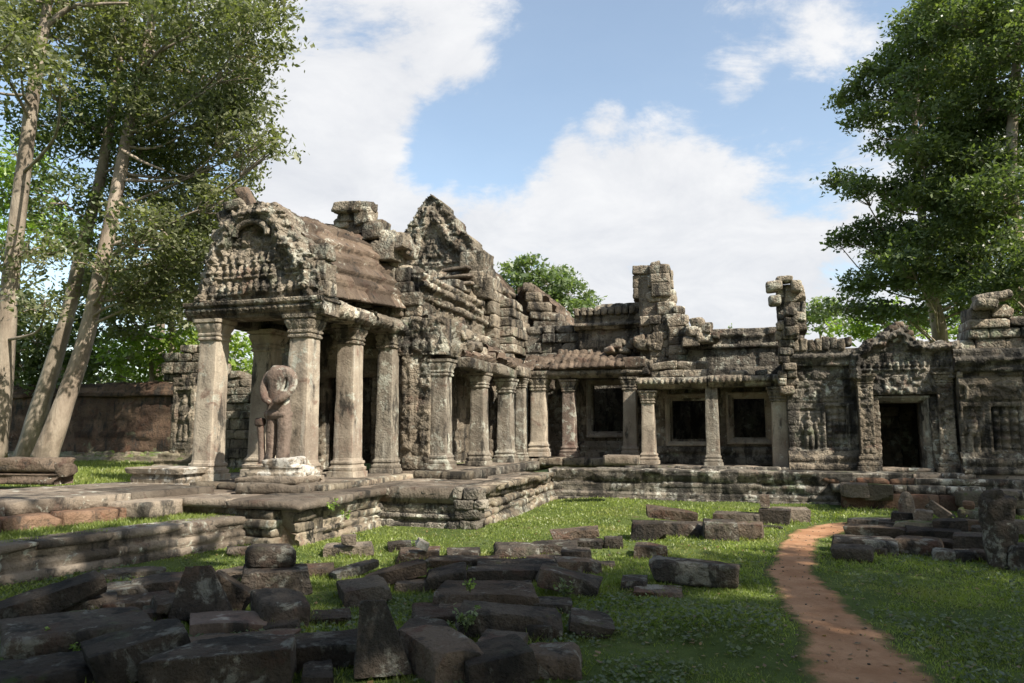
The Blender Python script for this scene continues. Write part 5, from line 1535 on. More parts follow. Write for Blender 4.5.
stone(328, 380, 556, 579, .28, 'thin plank-like slab slanting up to the right', 'fallen_slab', tilt=10, H=.1, group=MID, yaw=25)
stone(288, 332, 559, 578, .45, 'flat slab in the grass left of the plank-like slab', 'fallen_slab', group=MID, H=.11)
stone(334, 390, 574, 607, .5, 'block with a pitted pale front face beside the upright wedge', group=MID, mat=M_FALLL, tilt=4, yaw=10)
stone(354, 414, 594, 680, .26, 'upright wedge stone like a fin, pointed at the top', 'standing_slab', group=MID, H=.47, skew=.05, tilt=0, chips=2, seed=5, roll=-10, taper=(.58, -.22), mat=M_FALL)
stone(368, 428, 557, 588, .34, 'slab leaning low against the rounded block', 'fallen_slab', tilt=14, H=.13, group=MID)
stone(396, 438, 578, 592, .3, 'squat dark stone in front of the leaning slab', group=MID)
stone(424, 468, 560, 593, .5, 'rounded dark boulder tipped on its edge', 'fallen_boulder', group=MID, rnd=.12, tilt=10, chips=3)
stone(428, 500, 550, 570, .55, 'wide low slab just behind the rounded boulder', 'fallen_slab', group=MID, H=.12)
stone(494, 541, 540, 560, .5, 'hump-topped block at the back left of the stone heap', group=MID, rnd=.08)
stone(531, 578, 538, 556, .45, 'squared block under the slab nearest the platform', group=MID)
stone(551, 601, 526, 542, .5, 'long tilted slab highest of the heap towards the platform', 'fallen_slab', z=.06, tilt=6, H=.13, group=MID)
stone(562, 592, 545, 568, .4, 'upright squared block at the back right of the heap', group=MID)
stone(574, 603, 536, 549, .4, 'low grey stone at the right end of the tilted slab', group=MID)
stone(526, 566, 555, 568, .4, 'flat stone between the hump-topped block and the upright block', group=MID, H=.12)
stone(478, 558, 556, 578, .6, 'broad flat slab across the back of the heap', 'fallen_slab', group=MID, H=.15)
stone(463, 535, 564, 586, .5, 'flat slab overlapping the broad one in the heap', 'fallen_slab', group=MID, H=.17, yaw=-5)
stone(428, 542, 577, 614, .62, 'biggest thick slab in the centre of the heap', 'fallen_slab', group=MID, yaw=-4)
stone(538, 601, 570, 599, .45, 'slab sloping down to the right edge of the heap', 'fallen_slab', tilt=-12, H=.16, group=MID)
stone(534, 574, 596, 614, .3, 'small dark stone under the sloping slab', group=MID)
stone(411, 462, 604, 627, .5, 'worn block left of the long beam', group=MID, rnd=.06)
stone(453, 564, 606, 643, .4, 'long pale-edged beam lying across the front of the heap', 'fallen_beam', tilt=-4, group=MID, H=.2, yaw=-4)
stone(569, 612, 612, 639, .45, 'lone tilted stone right of the long beam', 'fallen_boulder', tilt=-8, group=MID, chips=3)
stone(392, 486, 626, 690, .85, 'massive long slab pointing at the camera beside the upright wedge', 'fallen_slab', group=MID, H=.24, yaw=22, skew=.04)
stone(474, 527, 630, 663, .55, 'squat block right of the massive long slab', group=MID, yaw=15)
stone(452, 537, 654, 692, .5, 'slab at the bottom edge right of the massive one', 'fallen_slab', group=MID, tilt=7, H=.18, yaw=12)
stone(526, 582, 641, 680, .5, 'rough flat boulder at the bottom, rightmost of the front stones', 'fallen_boulder', group=MID, rnd=.1, H=.16, amp=.03)
stone(604, 623, 535, 549, .3, 'small stone in open grass right of the heap', group=MID)
stone(596, 616, 559, 568, .3, 'flat pebble-like stone low in the grass', group=MID, H=.06)
RGT = 'fallen stones in the grass beside the path'
stone(648, 698, 505, 522, .5, 'sunlit-topped block leaning on another near the platform', z=.06, group=RGT, tilt=-5)
stone(633, 665, 518, 541, .5, 'dark wedge boulder at the left of the paired blocks', 'fallen_boulder', group=RGT, chips=4, skew=.2)
stone(660, 702, 519, 537, .45, 'low grey block under the sunlit-topped one', group=RGT)
stone(635, 668, 541, 559, .45, 'single small dark block alone in the grass', group=RGT)
stone(651, 738, 560, 589, .45, 'long dark slab resting slightly tilted beside the path', 'fallen_slab', group=RGT, tilt=-3, H=.24, rnd=.05, seed=4)
stone(622, 647, 575, 590, .35, 'little dark stone left of the long tilted slab', group=RGT)
stone(634, 682, 582, 597, .5, 'flat grey rock in front of the long tilted slab', 'fallen_boulder', group=RGT, H=.06, rnd=.05)
stone(702, 739, 517, 541, .5, 'reddish cube block with a flat top', group=RGT, yaw=4)
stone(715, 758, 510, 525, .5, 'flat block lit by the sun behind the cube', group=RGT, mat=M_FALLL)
stone(736, 763, 520, 540, .4, 'irregular low block right of the cube', group=RGT)
stone(760, 790, 506, 525, .5, 'dark half of the block pair beside the path', group=RGT)
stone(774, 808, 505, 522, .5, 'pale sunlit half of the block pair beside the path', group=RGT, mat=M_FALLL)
stone(760, 770, 494, 508, .2, 'tiny stacked stone perched on the block pair', 'stone_fragment', z=.34, group=RGT, mat=M_FALLL, sink=0)
stone(762, 782, 521, 529, .3, 'flat chip half sunk in grass by the path bend', group=RGT, H=.06)
CL = 'fallen stones in the heap right of the path'
stone(850, 892, 516, 528, .45, 'long low block at the back of the right heap, nearest the path', group=CL)
stone(848, 908, 523, 541, .45, 'long dark beam second in the stack beside the path', 'fallen_beam', group=CL)
stone(834, 892, 534, 554, .45, 'long squared block third in the stack beside the path', group=CL)
stone(834, 873, 542, 562, .4, 'rounded block at the front of the stack beside the path', group=CL, rnd=.07)
stone(866, 886, 544, 556, .3, 'low grey stone right of the rounded block', group=CL)
stone(896, 939, 519, 534, .4, 'moss-topped pale beam in the middle of the right heap', 'fallen_beam', z=.10, group=CL, mat=M_FALLM)
stone(893, 920, 510, 523, .4, 'dark squared block under the cone-shaped stone', z=.22, group=CL)
stone(912, 932, 509, 524, .3, 'small broken three-cornered stone beside the cone', 'stone_fragment', z=.22, group=CL, mat=M_FALLL, chips=4, skew=.3)
stone(927, 960, 497, 528, .3, 'grooved pale slab leaning at a steep angle', 'fallen_slab', z=.06, tilt=-36, H=.16, group=CL, mat=M_FALLL)
stone(961, 990, 506, 522, .4, 'pale rounded block sitting high on the right heap', z=.22, group=CL, mat=M_FALLM, rnd=.08)
stone(964, 975, 499, 509, .2, 'small reddish knob of stone on the pale rounded block', 'stone_fragment', z=.52, group=CL, mat=M_LAT, rnd=.1)
stone(936, 966, 516, 542, .5, 'dark jumbled block behind the standing stump', group=CL, chips=4)
stone(956, 998, 530, 556, .45, 'long dark block lying left of the standing stump', group=CL)
stone(898, 940, 533, 556, .5, 'dark rounded boulder in the front of the right heap', 'fallen_boulder', group=CL, rnd=.1)
for k, lab in enumerate(('leftmost of three low stones edging the grass before the right heap', 'middle one of three low stones edging the grass before the right heap', 'rightmost of three low stones edging the grass before the right heap')):
    stone(934 + k * 19, 954 + k * 19, 547, 562, .3, lab, group=CL, rnd=.06)
stone(1012, 1040, 540, 572, .5, 'dark block at the right edge beside the standing stump', group=CL)
stone(1010, 1034, 518, 533, .4, 'sunlit pale block cut by the right edge behind the stump', group=CL, z=.1, mat=M_FALLL)
stone(984, 1004, 510, 524, .4, 'small brown block behind the head of the stump', group=CL, z=.2, mat=M_STAT)
stone(976, 1010, 524, 545, .5, 'dark lump partly hidden behind the stump', group=CL)
stone(908, 960, 524, 545, .6, 'dark flat block under the leaning grooved slab', group=CL)
stone(965, 990, 516, 536, .5, 'dark block supporting the pale rounded block', group=CL)
stone(897, 925, 516, 536, .4, 'dark block beneath the mossy beam', group=CL, H=.2)
stone(1000, 1022, 488, 500, .4, 'pale block lying on the platform steps at the right', group=CL, z=.45, mat=M_FALLL)
stone(842, 868, 482, 497, .4, 'pale moulded block standing on the platform edge left of the steps', z=.36, group='loose blocks on the platform edge', mat=M_FALLL)
stone(868, 892, 483, 500, .4, 'mossy dark block standing on the platform edge left of the steps', z=.30, group='loose blocks on the platform edge', mat=M_FALLM)
stone(846, 874, 499, 509, .35, 'low rubble block at the platform foot left of the steps', z=.05, group='loose blocks on the platform edge', mat=M_FALLL)

stone(150, 205, 590, 612, .5, 'dark slab bridging the cube and the peaked slab in the left pile', 'fallen_slab', z=.12, group=PILE, H=.10, yaw=10)
stone(60, 112, 598, 616, .4, 'narrow slab in the shadow under the long slanted slab', 'fallen_slab', group=PILE, H=.14)
stone(262, 300, 622, 636, .3, 'thin broken slab right of the reddish box block', 'fallen_slab', group=PILE, H=.08, tilt=6)
stone(310, 352, 606, 626, .4, 'flat half-buried slab in the grass left of the upright wedge', 'fallen_slab', group=MID, H=.08)
stone(398, 452, 622, 650, .5, 'dark slab running under the massive long one', 'fallen_slab', group=MID, H=.14, yaw=-12)
stone(486, 540, 590, 612, .5, 'dark slab under the right end of the biggest thick slab', 'fallen_slab', group=MID, H=.14, yaw=12)
stone(436, 500, 596, 616, .4, 'thin slab jutting out below the biggest thick slab', 'fallen_slab', group=MID, H=.10, yaw=8)
stone(500, 556, 566, 584, .5, 'slab tucked between the overlapping slab and the sloping one', 'fallen_slab', group=MID, H=.16, yaw=-8)
stone(470, 530, 642, 668, .5, 'dark flat slab between the squat block and the bottom edge slab', 'fallen_slab', group=MID, H=.16, yaw=-15)
stone(556, 600, 556, 574, .4, 'low dark stone behind the sloping slab', group=MID, H=.15)
stone(516, 552, 622, 646, .4, 'dark corner stone below the right end of the long beam', group=MID, H=.15, yaw=20)
stone(446, 480, 546, 560, .35, 'small dark block behind the wide low slab', group=MID)
stone(920, 958, 538, 552, .4, 'dark slab between the rounded boulder and the long dark block', 'fallen_slab', group=CL, H=.16)
stone(880, 912, 518, 536, .45, 'dark block between the long low block and the mossy beam', group=CL)

# cone finial and the standing stump
def build_right_specials():
    g = onz(907, 513, .45); g = g + unit(A(g[0], g[1], 0)) * .2
    mb = MB()
    t = np.linspace(0, 1, 14); n = 16
    rr = .135 * np.sqrt(np.clip(1 - t ** 2.4, 0, 1)) + .005
    th = np.linspace(0, 2 * PI, n, endpoint=False)
    q = np.stack([rr[:, None] * np.cos(th), rr[:, None] * np.sin(th), np.broadcast_to((t * .38)[:, None], (14, n))], -1)
    q = q + .012 * fbm(q * 8, 3)[..., None]
    mb.add(q.reshape(-1, 3), [grid_faces(14, n, wrap_v=True), np.arange(n)[::-1], 13 * n + np.arange(n)], .6)
    o = mb.build('cone_stone', M_FALLL, None, origin=(0, 0, 0), smooth=True); o.location = tuple(g)
    tag(o, 'smooth cone-shaped stone standing on a dark block in the right heap', 'carved stone')
    g = onz(1004, 569, 0); g = g + unit(A(g[0], g[1], 0)) * .25
    root = thing('stone_stump', 'dark weathered standing stump of a broken statue near the right edge', 'broken statue', (g[0], g[1], 0))
    yw = axes_of(YAW, .02, 0)
    mb = MB(); block(mb, g + A(0, 0, .30), (.36, .34, .70), yw, 401, .04, .07, .05, .16, 4); mb.build('body', M_FALL, root, smooth=50)
    mb = MB(); block(mb, g + A(-.02, .02, .80), (.36, .32, .42), axes_of(YAW, .1, .05), 402, .04, .05, .05, .25, 6)
    block(mb, g + A(-.06, 0, 1.0), (.2, .22, .16), axes_of(YAW, .1, 0), 403, .05, .1, .04, .15, 3); mb.build('shoulder', M_FALL, root, smooth=50)
build_right_specials()

# =================================================================== TREES
def leaves(mb, centers, size, rs, tint_base=.5, up=.35, asp=.5):
    n = len(centers)
    nrm = rs.normal(0, 1, (n, 3)); nrm[:, 2] = np.abs(nrm[:, 2]) + up
    nrm /= np.linalg.norm(nrm, axis=1)[:, None]
    d = rs.normal(0, 1, (n, 3)); d[:, 2] -= .35
    d -= nrm * (d * nrm).sum(1)[:, None]; d /= np.linalg.norm(d, axis=1)[:, None] + 1e-9
    b = np.cross(nrm, d)
    s = size * np.exp(rs.normal(-.03, .26, n))[:, None]
    v = np.stack([centers - d * s * .5, centers + b * s * asp * .5 - nrm * s * .06, centers + d * s * .5, centers - b * s * asp * .5 - nrm * s * .06], 1)
    t = np.clip(rs.normal(tint_base, .24, n), 0, 1)
    mb.add(v.reshape(-1, 3), [np.arange(n * 4).reshape(n, 4)], np.repeat(t, 4))

def clump_points(c, r, rs, dens, lpc=16, spread=.30, hollow=.45):
    """leaf positions: sprays on the outside of a clump, with gaps between"""
    r = np.broadcast_to(np.asarray(r, float), (3,))
    k = max(6, int(dens * (r[0] * r[1] + r[1] * r[2] + r[0] * r[2]) / 3))
    d = rs.normal(0, 1, (k, 3)); d /= np.linalg.norm(d, axis=1)[:, None]
    ph = rs.uniform(0, 50)
    bump = 1 + .55 * fbm(d * 1.9 + ph, 3, 1)
    tw = c + d * r * (bump * (hollow + (1 - hollow) * rs.uniform(0, 1, k) ** .5))[:, None]
    keep = fbm(tw * .8 / max(.6, r.mean() * .5) + ph, 2, 3) > -.085
    tw = tw[keep]
    p = np.repeat(tw, lpc, 0) + rs.normal(0, 1, (len(tw) * lpc, 3)) * A(spread, spread, spread * .55)
    return tw, p

def tree(name, label, trunk, radii, clumps, leafsize, bark, leafm, cat='tree', group=None, seed=0, dens=26, lpc=16, spread=.3, tb=.5, limbs=True, n=12, bare=(), hollow=.45, flute=1):
    rs = np.random.default_rng(900 + seed); spread *= .8
    T = np.array(trunk, float)
    root = thing(name, label, cat, T[0], group)
    mb = MB()
    tube(mb, T, radii, n, seed, .05, flute=flute)
    fine = np.concatenate([np.linspace(a, b, 12, endpoint=False) for a, b in zip(T[:-1], T[1:])] + [T[-1:]])
    fr = np.interp(np.linspace(0, len(T) - 1, len(fine)), np.arange(len(T)), radii)
    lm = MB()
    for (c, r) in clumps:
        c = np.asarray(c, float)
        rr = np.broadcast_to(np.asarray(r, float), (3,))
        tw, p = clump_points(c, r, rs, dens, lpc, spread, hollow)
        leaves(lm, p, leafsize, rs, tb)
        if limbs:
            dd = np.linalg.norm(fine - c, axis=1) + np.maximum(fine[:, 2] - (c[2] - .3 * np.linalg.norm((fine - c)[:, :2], axis=1)), 0) * 3
            i = int(np.argmin(dd[2:])) + 2
            a = fine[min(i, len(fine) - 1)]; r0 = min(fr[min(i, len(fr) - 1)] * .4, .055)
            m = (a + c) / 2 + rs.normal(0, .15, 3) * np.linalg.norm(c - a) * .5 + A(0, 0, -.06 * np.linalg.norm(c - a))
            tube(mb, [a, m, c], [max(r0, .03), max(r0 * .65, .022), max(r0 * .3, .015)], 6, seed, .05)
            for q in range(8):
                if len(tw) == 0: break
                e = tw[rs.integers(len(tw))]
                s = m * .4 + c * .6
                tube(mb, [s, (s + e) / 2 + rs.normal(0, .1, 3), e], [max(r0 * .35, .015), max(r0 * .25, .012), .008], 5, seed, .05)
    for pts, r0 in bare:
        tube(mb, pts, np.linspace(r0, r0 * .3, len(pts)), 6, seed, .05)
    mb.build('trunk', bark, root, smooth=True)
    lm.build('crown', leafm, root)
    return root

def build_trees():
    rs = np.random.default_rng(5)
    P = at
    # --- the three leaning trees at the left
    D = 23.5
    def cl(lst, d, jd=1.6, flat=.74):
        out = []
        for x, y, r in lst:
            dd = d + rs.normal(0, jd)
            rr = r * dd / FPX
            out.append((P(x, y, dd), (rr * 1.12, rr * 1.12, rr * flat)))
        return out
    D = 22.0
    tr = [P(44, 460, D), P(62, 410, D), P(84, 345, D + .2), P(101, 270, D + .3), P(119, 180, D + .5), P(135, 100, D + .8), P(150, 30, D + 1), P(160, -40, D + 1.2)]
    tree('leaning_tree', 'pale-barked tall tree leaning right, nearest the porch of the three left trunks', tr, [.38, .29, .24, .21, .19, .17, .13, .08],
         cl([(205, 20, 46), (250, 30, 40), (262, 8, 30), (150, 20, 45), (215, 80, 48), (180, 120, 50), (232, 130, 40), (266, 142, 20), (212, 165, 42), (160, 175, 45), (190, 210, 40), (150, 230, 36), (205, 250, 30), (175, 60, 45),
             (130, 60, 40), (275, 150, 13), (248, 95, 26), (225, 200, 24), (180, 265, 30), (140, 280, 28), (195, 285, 22), (185, 235, 28), (160, 262, 24), (140, 298, 22), (205, 218, 24), (95, 285, 22), (110, 262, 20), (215, 115, 34), (245, 62, 30)], D + .8),
           .155, M_BARK, M_LEAF, group='tall trees leaning over the left wall', seed=1, dens=122, tb=.5,
         bare=[([P(119, 300, D), P(95, 268, D), P(72, 262, D)], .05), ([P(122, 150, D), P(150, 165, D), P(190, 178, D)], .06), ([P(113, 200, D), P(150, 220, D), P(182, 250, D)], .05)])
    D = 23.6
    tr = [P(24, 460, D), P(42, 400, D), P(66, 320, D), P(84, 240, D), P(100, 180, D), P(112, 110, D), P(122, 40, D), P(128, -30, D)]
    tree('leaning_tree', 'slimmer brown tree leaning right, middle of the three left trunks', tr, [.32, .26, .21, .18, .16, .14, .11, .07],
         cl([(80, 150, 48), (60, 200, 44), (110, 130, 46), (95, 80, 44), (120, 200, 34), (60, 120, 40), (105, 250, 30), (140, 100, 34), (75, 240, 28), (120, 20, 40), (150, 145, 30)], D + 1.2),
           .155, M_BARKD, M_LEAFD, group='tall trees leaning over the left wall', seed=2, dens=80, tb=.42)
    D = 21.0
    tr = [P(-8, 460, D), P(2, 380, D), P(8, 300, D), P(17, 220, D), P(27, 140, D), P(35, 80, D), P(46, 15, D), P(55, -50, D)]
    tree('leaning_tree', 'straight grey trunk at the left edge, leftmost of the three left trunks', tr, [.33, .27, .23, .21, .19, .17, .13, .09],
         cl([(20, 20, 46), (60, 40, 42), (-20, 30, 50), (75, 5, 40), (20, 60, 34), (0, -10, 50), (-20, 80, 35), (60, 78, 24), (-5, 265, 34), (30, 250, 26), (5, 300, 26), (45, 300, 24)], D + .3),
           .15, M_BARKD, M_LEAF, group='tall trees leaning over the left wall', seed=3, dens=92, tb=.55,
         bare=[([P(42, 30, D), P(70, 8, D), P(100, 4, D), P(128, 3, D)], .10)])
    # understorey behind the wall
    D = 31
    def bush(name, label, x, ybase, lst, d, m, seed, ls=.26, dens=48, group=None, tb=.5):
        b = P(x, ybase, d); b[2] = .6
        t = P(x, min(y for _, y, _ in lst) + 25, d)
        tree(name, label, [b, b * .5 + t * .5 + A(.2, 0, 0), t], [.2, .14, .06], cl(lst, d, 1.0), ls, M_BARKD, m, seed=seed, dens=dens, group=group, tb=tb)
    G = 'trees growing behind the enclosure wall'
    bush('leafy_tree', 'bright yellow-green young tree behind the gatehouse', 150, 430, [(150, 345, 26), (125, 355, 24), (175, 338, 24), (195, 350, 22), (235, 355, 20), (225, 340, 16), (110, 370, 18), (160, 370, 24), (200, 375, 20), (245, 370, 16), (140, 325, 18)], 31, M_LEAFB, 11, group=G, tb=.55)
    bush('leafy_tree', 'dark green tree behind the enclosure wall, between the leaning trunks', 60, 430, [(30, 340, 34), (65, 350, 34), (95, 330, 30), (20, 370, 26), (60, 375, 30), (110, 350, 26), (90, 300, 28), (0, 340, 30), (10, 310, 26)], 32, M_LEAFD, 12, group=G, tb=.4)
    bush('leafy_tree', 'grey-green tree whose crown fills the gap left of the porch gable', 170, 420, [(150, 290, 30), (180, 280, 30), (120, 290, 28), (170, 310, 26), (185, 250, 24), (130, 320, 24), (190, 310, 18), (100, 270, 26)], 30, M_LEAF, 13, group=G, tb=.45)
    bush('leafy_tree', 'light green airy tree at the far left edge above the wall', 15, 430, [(15, 150, 26), (5, 190, 26), (35, 215, 24), (10, 240, 24), (60, 240, 22), (30, 180, 18)], 33, M_LEAFB, 14, group=G, tb=.35)
    d = 34
    tree('slim_tree', 'slim pale trunk far behind the left trees, close to the gable', [A(*P(160, 400, d)[:2], .6), P(160, 330, d), P(163, 270, d), P(166, 230, d)], [.22, .2, .17, .12], cl([(165, 235, 20), (185, 225, 20), (150, 240, 18)], d, .5), .24, M_BARK, M_LEAF, group=G, seed=15, dens=40)
    # hedge line that closes the view under the crowns
    for k, (x, lab) in enumerate(((-30, 'dark shrub behind the wall, furthest left'), (75, 'dark shrub behind the wall, between the leaning trees'), (150, 'dark shrub behind the wall, beside the gatehouse'), (225, 'dark shrub seen between the porch pillars'))):
        bush('shrub', lab, x, 440, [(x - 28, 385, 24), (x + 22, 388, 24), (x, 372, 24), (x - 10, 400, 22), (x + 38, 395, 20), (x - 40, 400, 20)], 36 + k, M_LEAFD, 20 + k, .3, 26, 'shrubs behind the enclosure wall', .3)
    # --- tree behind the middle of the temple
    d = 44
    bush('crown_tree', 'light green tree rising behind the collapsed vault at the centre', 545, 420, [(515, 280, 18), (530, 270, 18), (550, 283, 20), (570, 293, 18), (585, 303, 14), (545, 300, 20), (510, 268, 9), (560, 275, 14), (574, 308, 16), (525, 295, 16)], d, M_LEAFP, 31, .3, 46, tb=.4)
    bush('crown_tree', 'small pale tree seen just right of the lone pier', 820, 400, [(815, 312, 13), (828, 305, 13), (822, 325, 14), (838, 320, 14), (810, 322, 9)], d + 4, M_LEAFP, 32, .3, 30, tb=.6)
    bush('crown_tree', 'sunlit green tree low behind the door pavilion', 905, 400, [(880, 315, 18), (905, 320, 18), (850, 325, 16), (920, 330, 14), (960, 325, 18), (985, 330, 16), (870, 335, 14), (1005, 310, 20)], 38, M_LEAFB, 33, .28, 36, tb=.45)
    # --- big trees at the right
    d = 31
    tr = [A(*P(941, 400, d)[:2], .8), P(940, 340, d), P(932, 295, d), P(925, 240, d), P(918, 180, d), P(915, 120, d), P(925, 60, d), P(940, 0, d)]
    tree('tall_tree', 'tall green tree with tiers of foliage behind the door pavilion', tr, [.34, .30, .26, .19, .14, .11, .09, .06],
         cl([(852, 96, 17), (878, 80, 24), (905, 60, 26), (930, 45, 30), (870, 118, 20), (900, 108, 24), (935, 92, 28), (962, 62, 30), (918, 24, 24), (950, 8, 30), (985, 28, 32), (893, 140, 20), (930, 142, 28), (965, 118, 30),
             (838, 180, 12), (858, 186, 15), (882, 194, 16), (912, 186, 24), (945, 190, 30), (975, 175, 30), (850, 238, 16), (872, 230, 18), (840, 246, 8), (900, 236, 22), (930, 240, 28), (960, 232, 28), (862, 282, 20),
             (892, 272, 22), (922, 284, 24), (952, 282, 24), (845, 308, 15), (872, 312, 18), (905, 314, 18), (930, 318, 18), (970, 300, 24), (1000, 296, 22), (900, 205, 14), (880, 255, 12), (938, 10, 24)], d, 1.3, .62) + cl([(925, 105, 22), (922, 150, 22), (930, 195, 22), (928, 240, 24), (935, 285, 20), (915, 78, 20), (955, 150, 26), (965, 210, 26), (960, 265, 24), (905, 260, 18)], d - 3.2, .5, .6),
         .20, M_BARK, M_LEAFD, group='tall trees at the right', seed=41, dens=135, tb=.52,
         bare=[([P(930, 270, d - 1), P(950, 282, d - 1), P(972, 272, d - 1)], .06)])
    d = 27
    tr = [A(*P(1050, 420, d)[:2], .8), P(1040, 340, d), P(1020, 260, d), P(1010, 180, d), P(1015, 90, d), P(1020, 0, d)]
    tree('tall_tree', 'dark dense tree filling the upper right corner', tr, [.42, .36, .30, .22, .16, .1],
         cl([(985, 60, 34), (1015, 40, 36), (1000, 10, 34), (1030, 100, 40), (985, 110, 34), (1010, 140, 36), (975, 160, 30), (1000, 190, 36), (1030, 180, 40), (980, 210, 32), (1015, 230, 36), (990, 250, 34), (1020, 280, 34), (985, 285, 26),
             (1010, 310, 26), (965, 260, 24), (1040, 240, 40), (960, 20, 28), (1040, 30, 40), (970, 80, 26)], d, 1.3, .62),
         .19, M_BARKD, M_LEAFD, group='tall trees at the right', seed=42, dens=125, tb=.36,
         bare=[])
    # --- the trees out of view to the right whose shade lies over the lawn
    e2 = A(-SUN_H[1], SUN_H[0], 0)
    def spot(a, h): return e2 * a + SUN_H * h
    rows = [(-5.5, 12, 17.5), (-1, 13.5, 18.5), (3.2, 12, 19.0), (7.0, 13.5, 18.5), (10.8, 12.5, 15.0), (14.8, 13, 14.6), (18.6, 13.5, 16.0), (22.5, 13, 16.6), (26.5, 13.5, 16.6)]
    behind = [(-3, -13, 15), (-14, -12, 16), (10, -16, 16), (-21, -2, 15), (1.5, .3, 14.5)]  # unseen trees added to cut sky light and shade the foreground
    for k, (bx, by, top) in enumerate(behind):
        cs = []
        for zz in np.arange(top - 1.5, 4.5 if by < -6 or abs(bx) > 13 else 10.5, -2.4):
            for q in range(4):
                an = q * 1.57 + zz * 1.3; ro = 2.6
                cs.append((A(bx + math.cos(an) * ro, by + math.sin(an) * ro, zz + rs.normal(0, .4)), (2.4, 2.4, 1.6)))
        tree('added_shade_tree', 'tall tree added behind the viewer, outside the picture, to dim the foreground', [A(bx, by, -.1), A(bx + .2, by, 5), A(bx, by + .2, 10), A(bx, by, top - 1)],
             [.45, .38, .3, .1], cs, .55, M_BARKD, M_LEAFD, group='unseen trees added behind the viewer for shade', seed=160 + k, dens=7, lpc=14, spread=.55, tb=.35, hollow=.2)
    for k, (a, h, top) in enumerate(rows):
        b = spot(a, h)
        r = 2.6
        cs = []
        zz = top - 1.3
        while zz > 9.0:
            for q in range(3):
                an = q * 2.1 + zz
                cs.append((A(b[0] + math.cos(an) * 1.7, b[1] + math.sin(an) * 1.7, zz + rs.normal(0, .4)), (1.9, 1.9, 1.35)))
            zz -= 1.9
        tree('shade_tree', 'tall leafy tree standing outside the view to the right and shading the lawn', [A(b[0], b[1], -.1), A(b[0] + .2, b[1], 5), A(b[0], b[1] + .2, 10), A(b[0], b[1], top - 1)],
             [.42, .36, .28, .1], cs, .42, M_BARKD, M_LEAFD, group='shade trees outside the view', seed=60 + k, dens=15, lpc=14, spread=.42, tb=.4, hollow=.25)
build_trees()

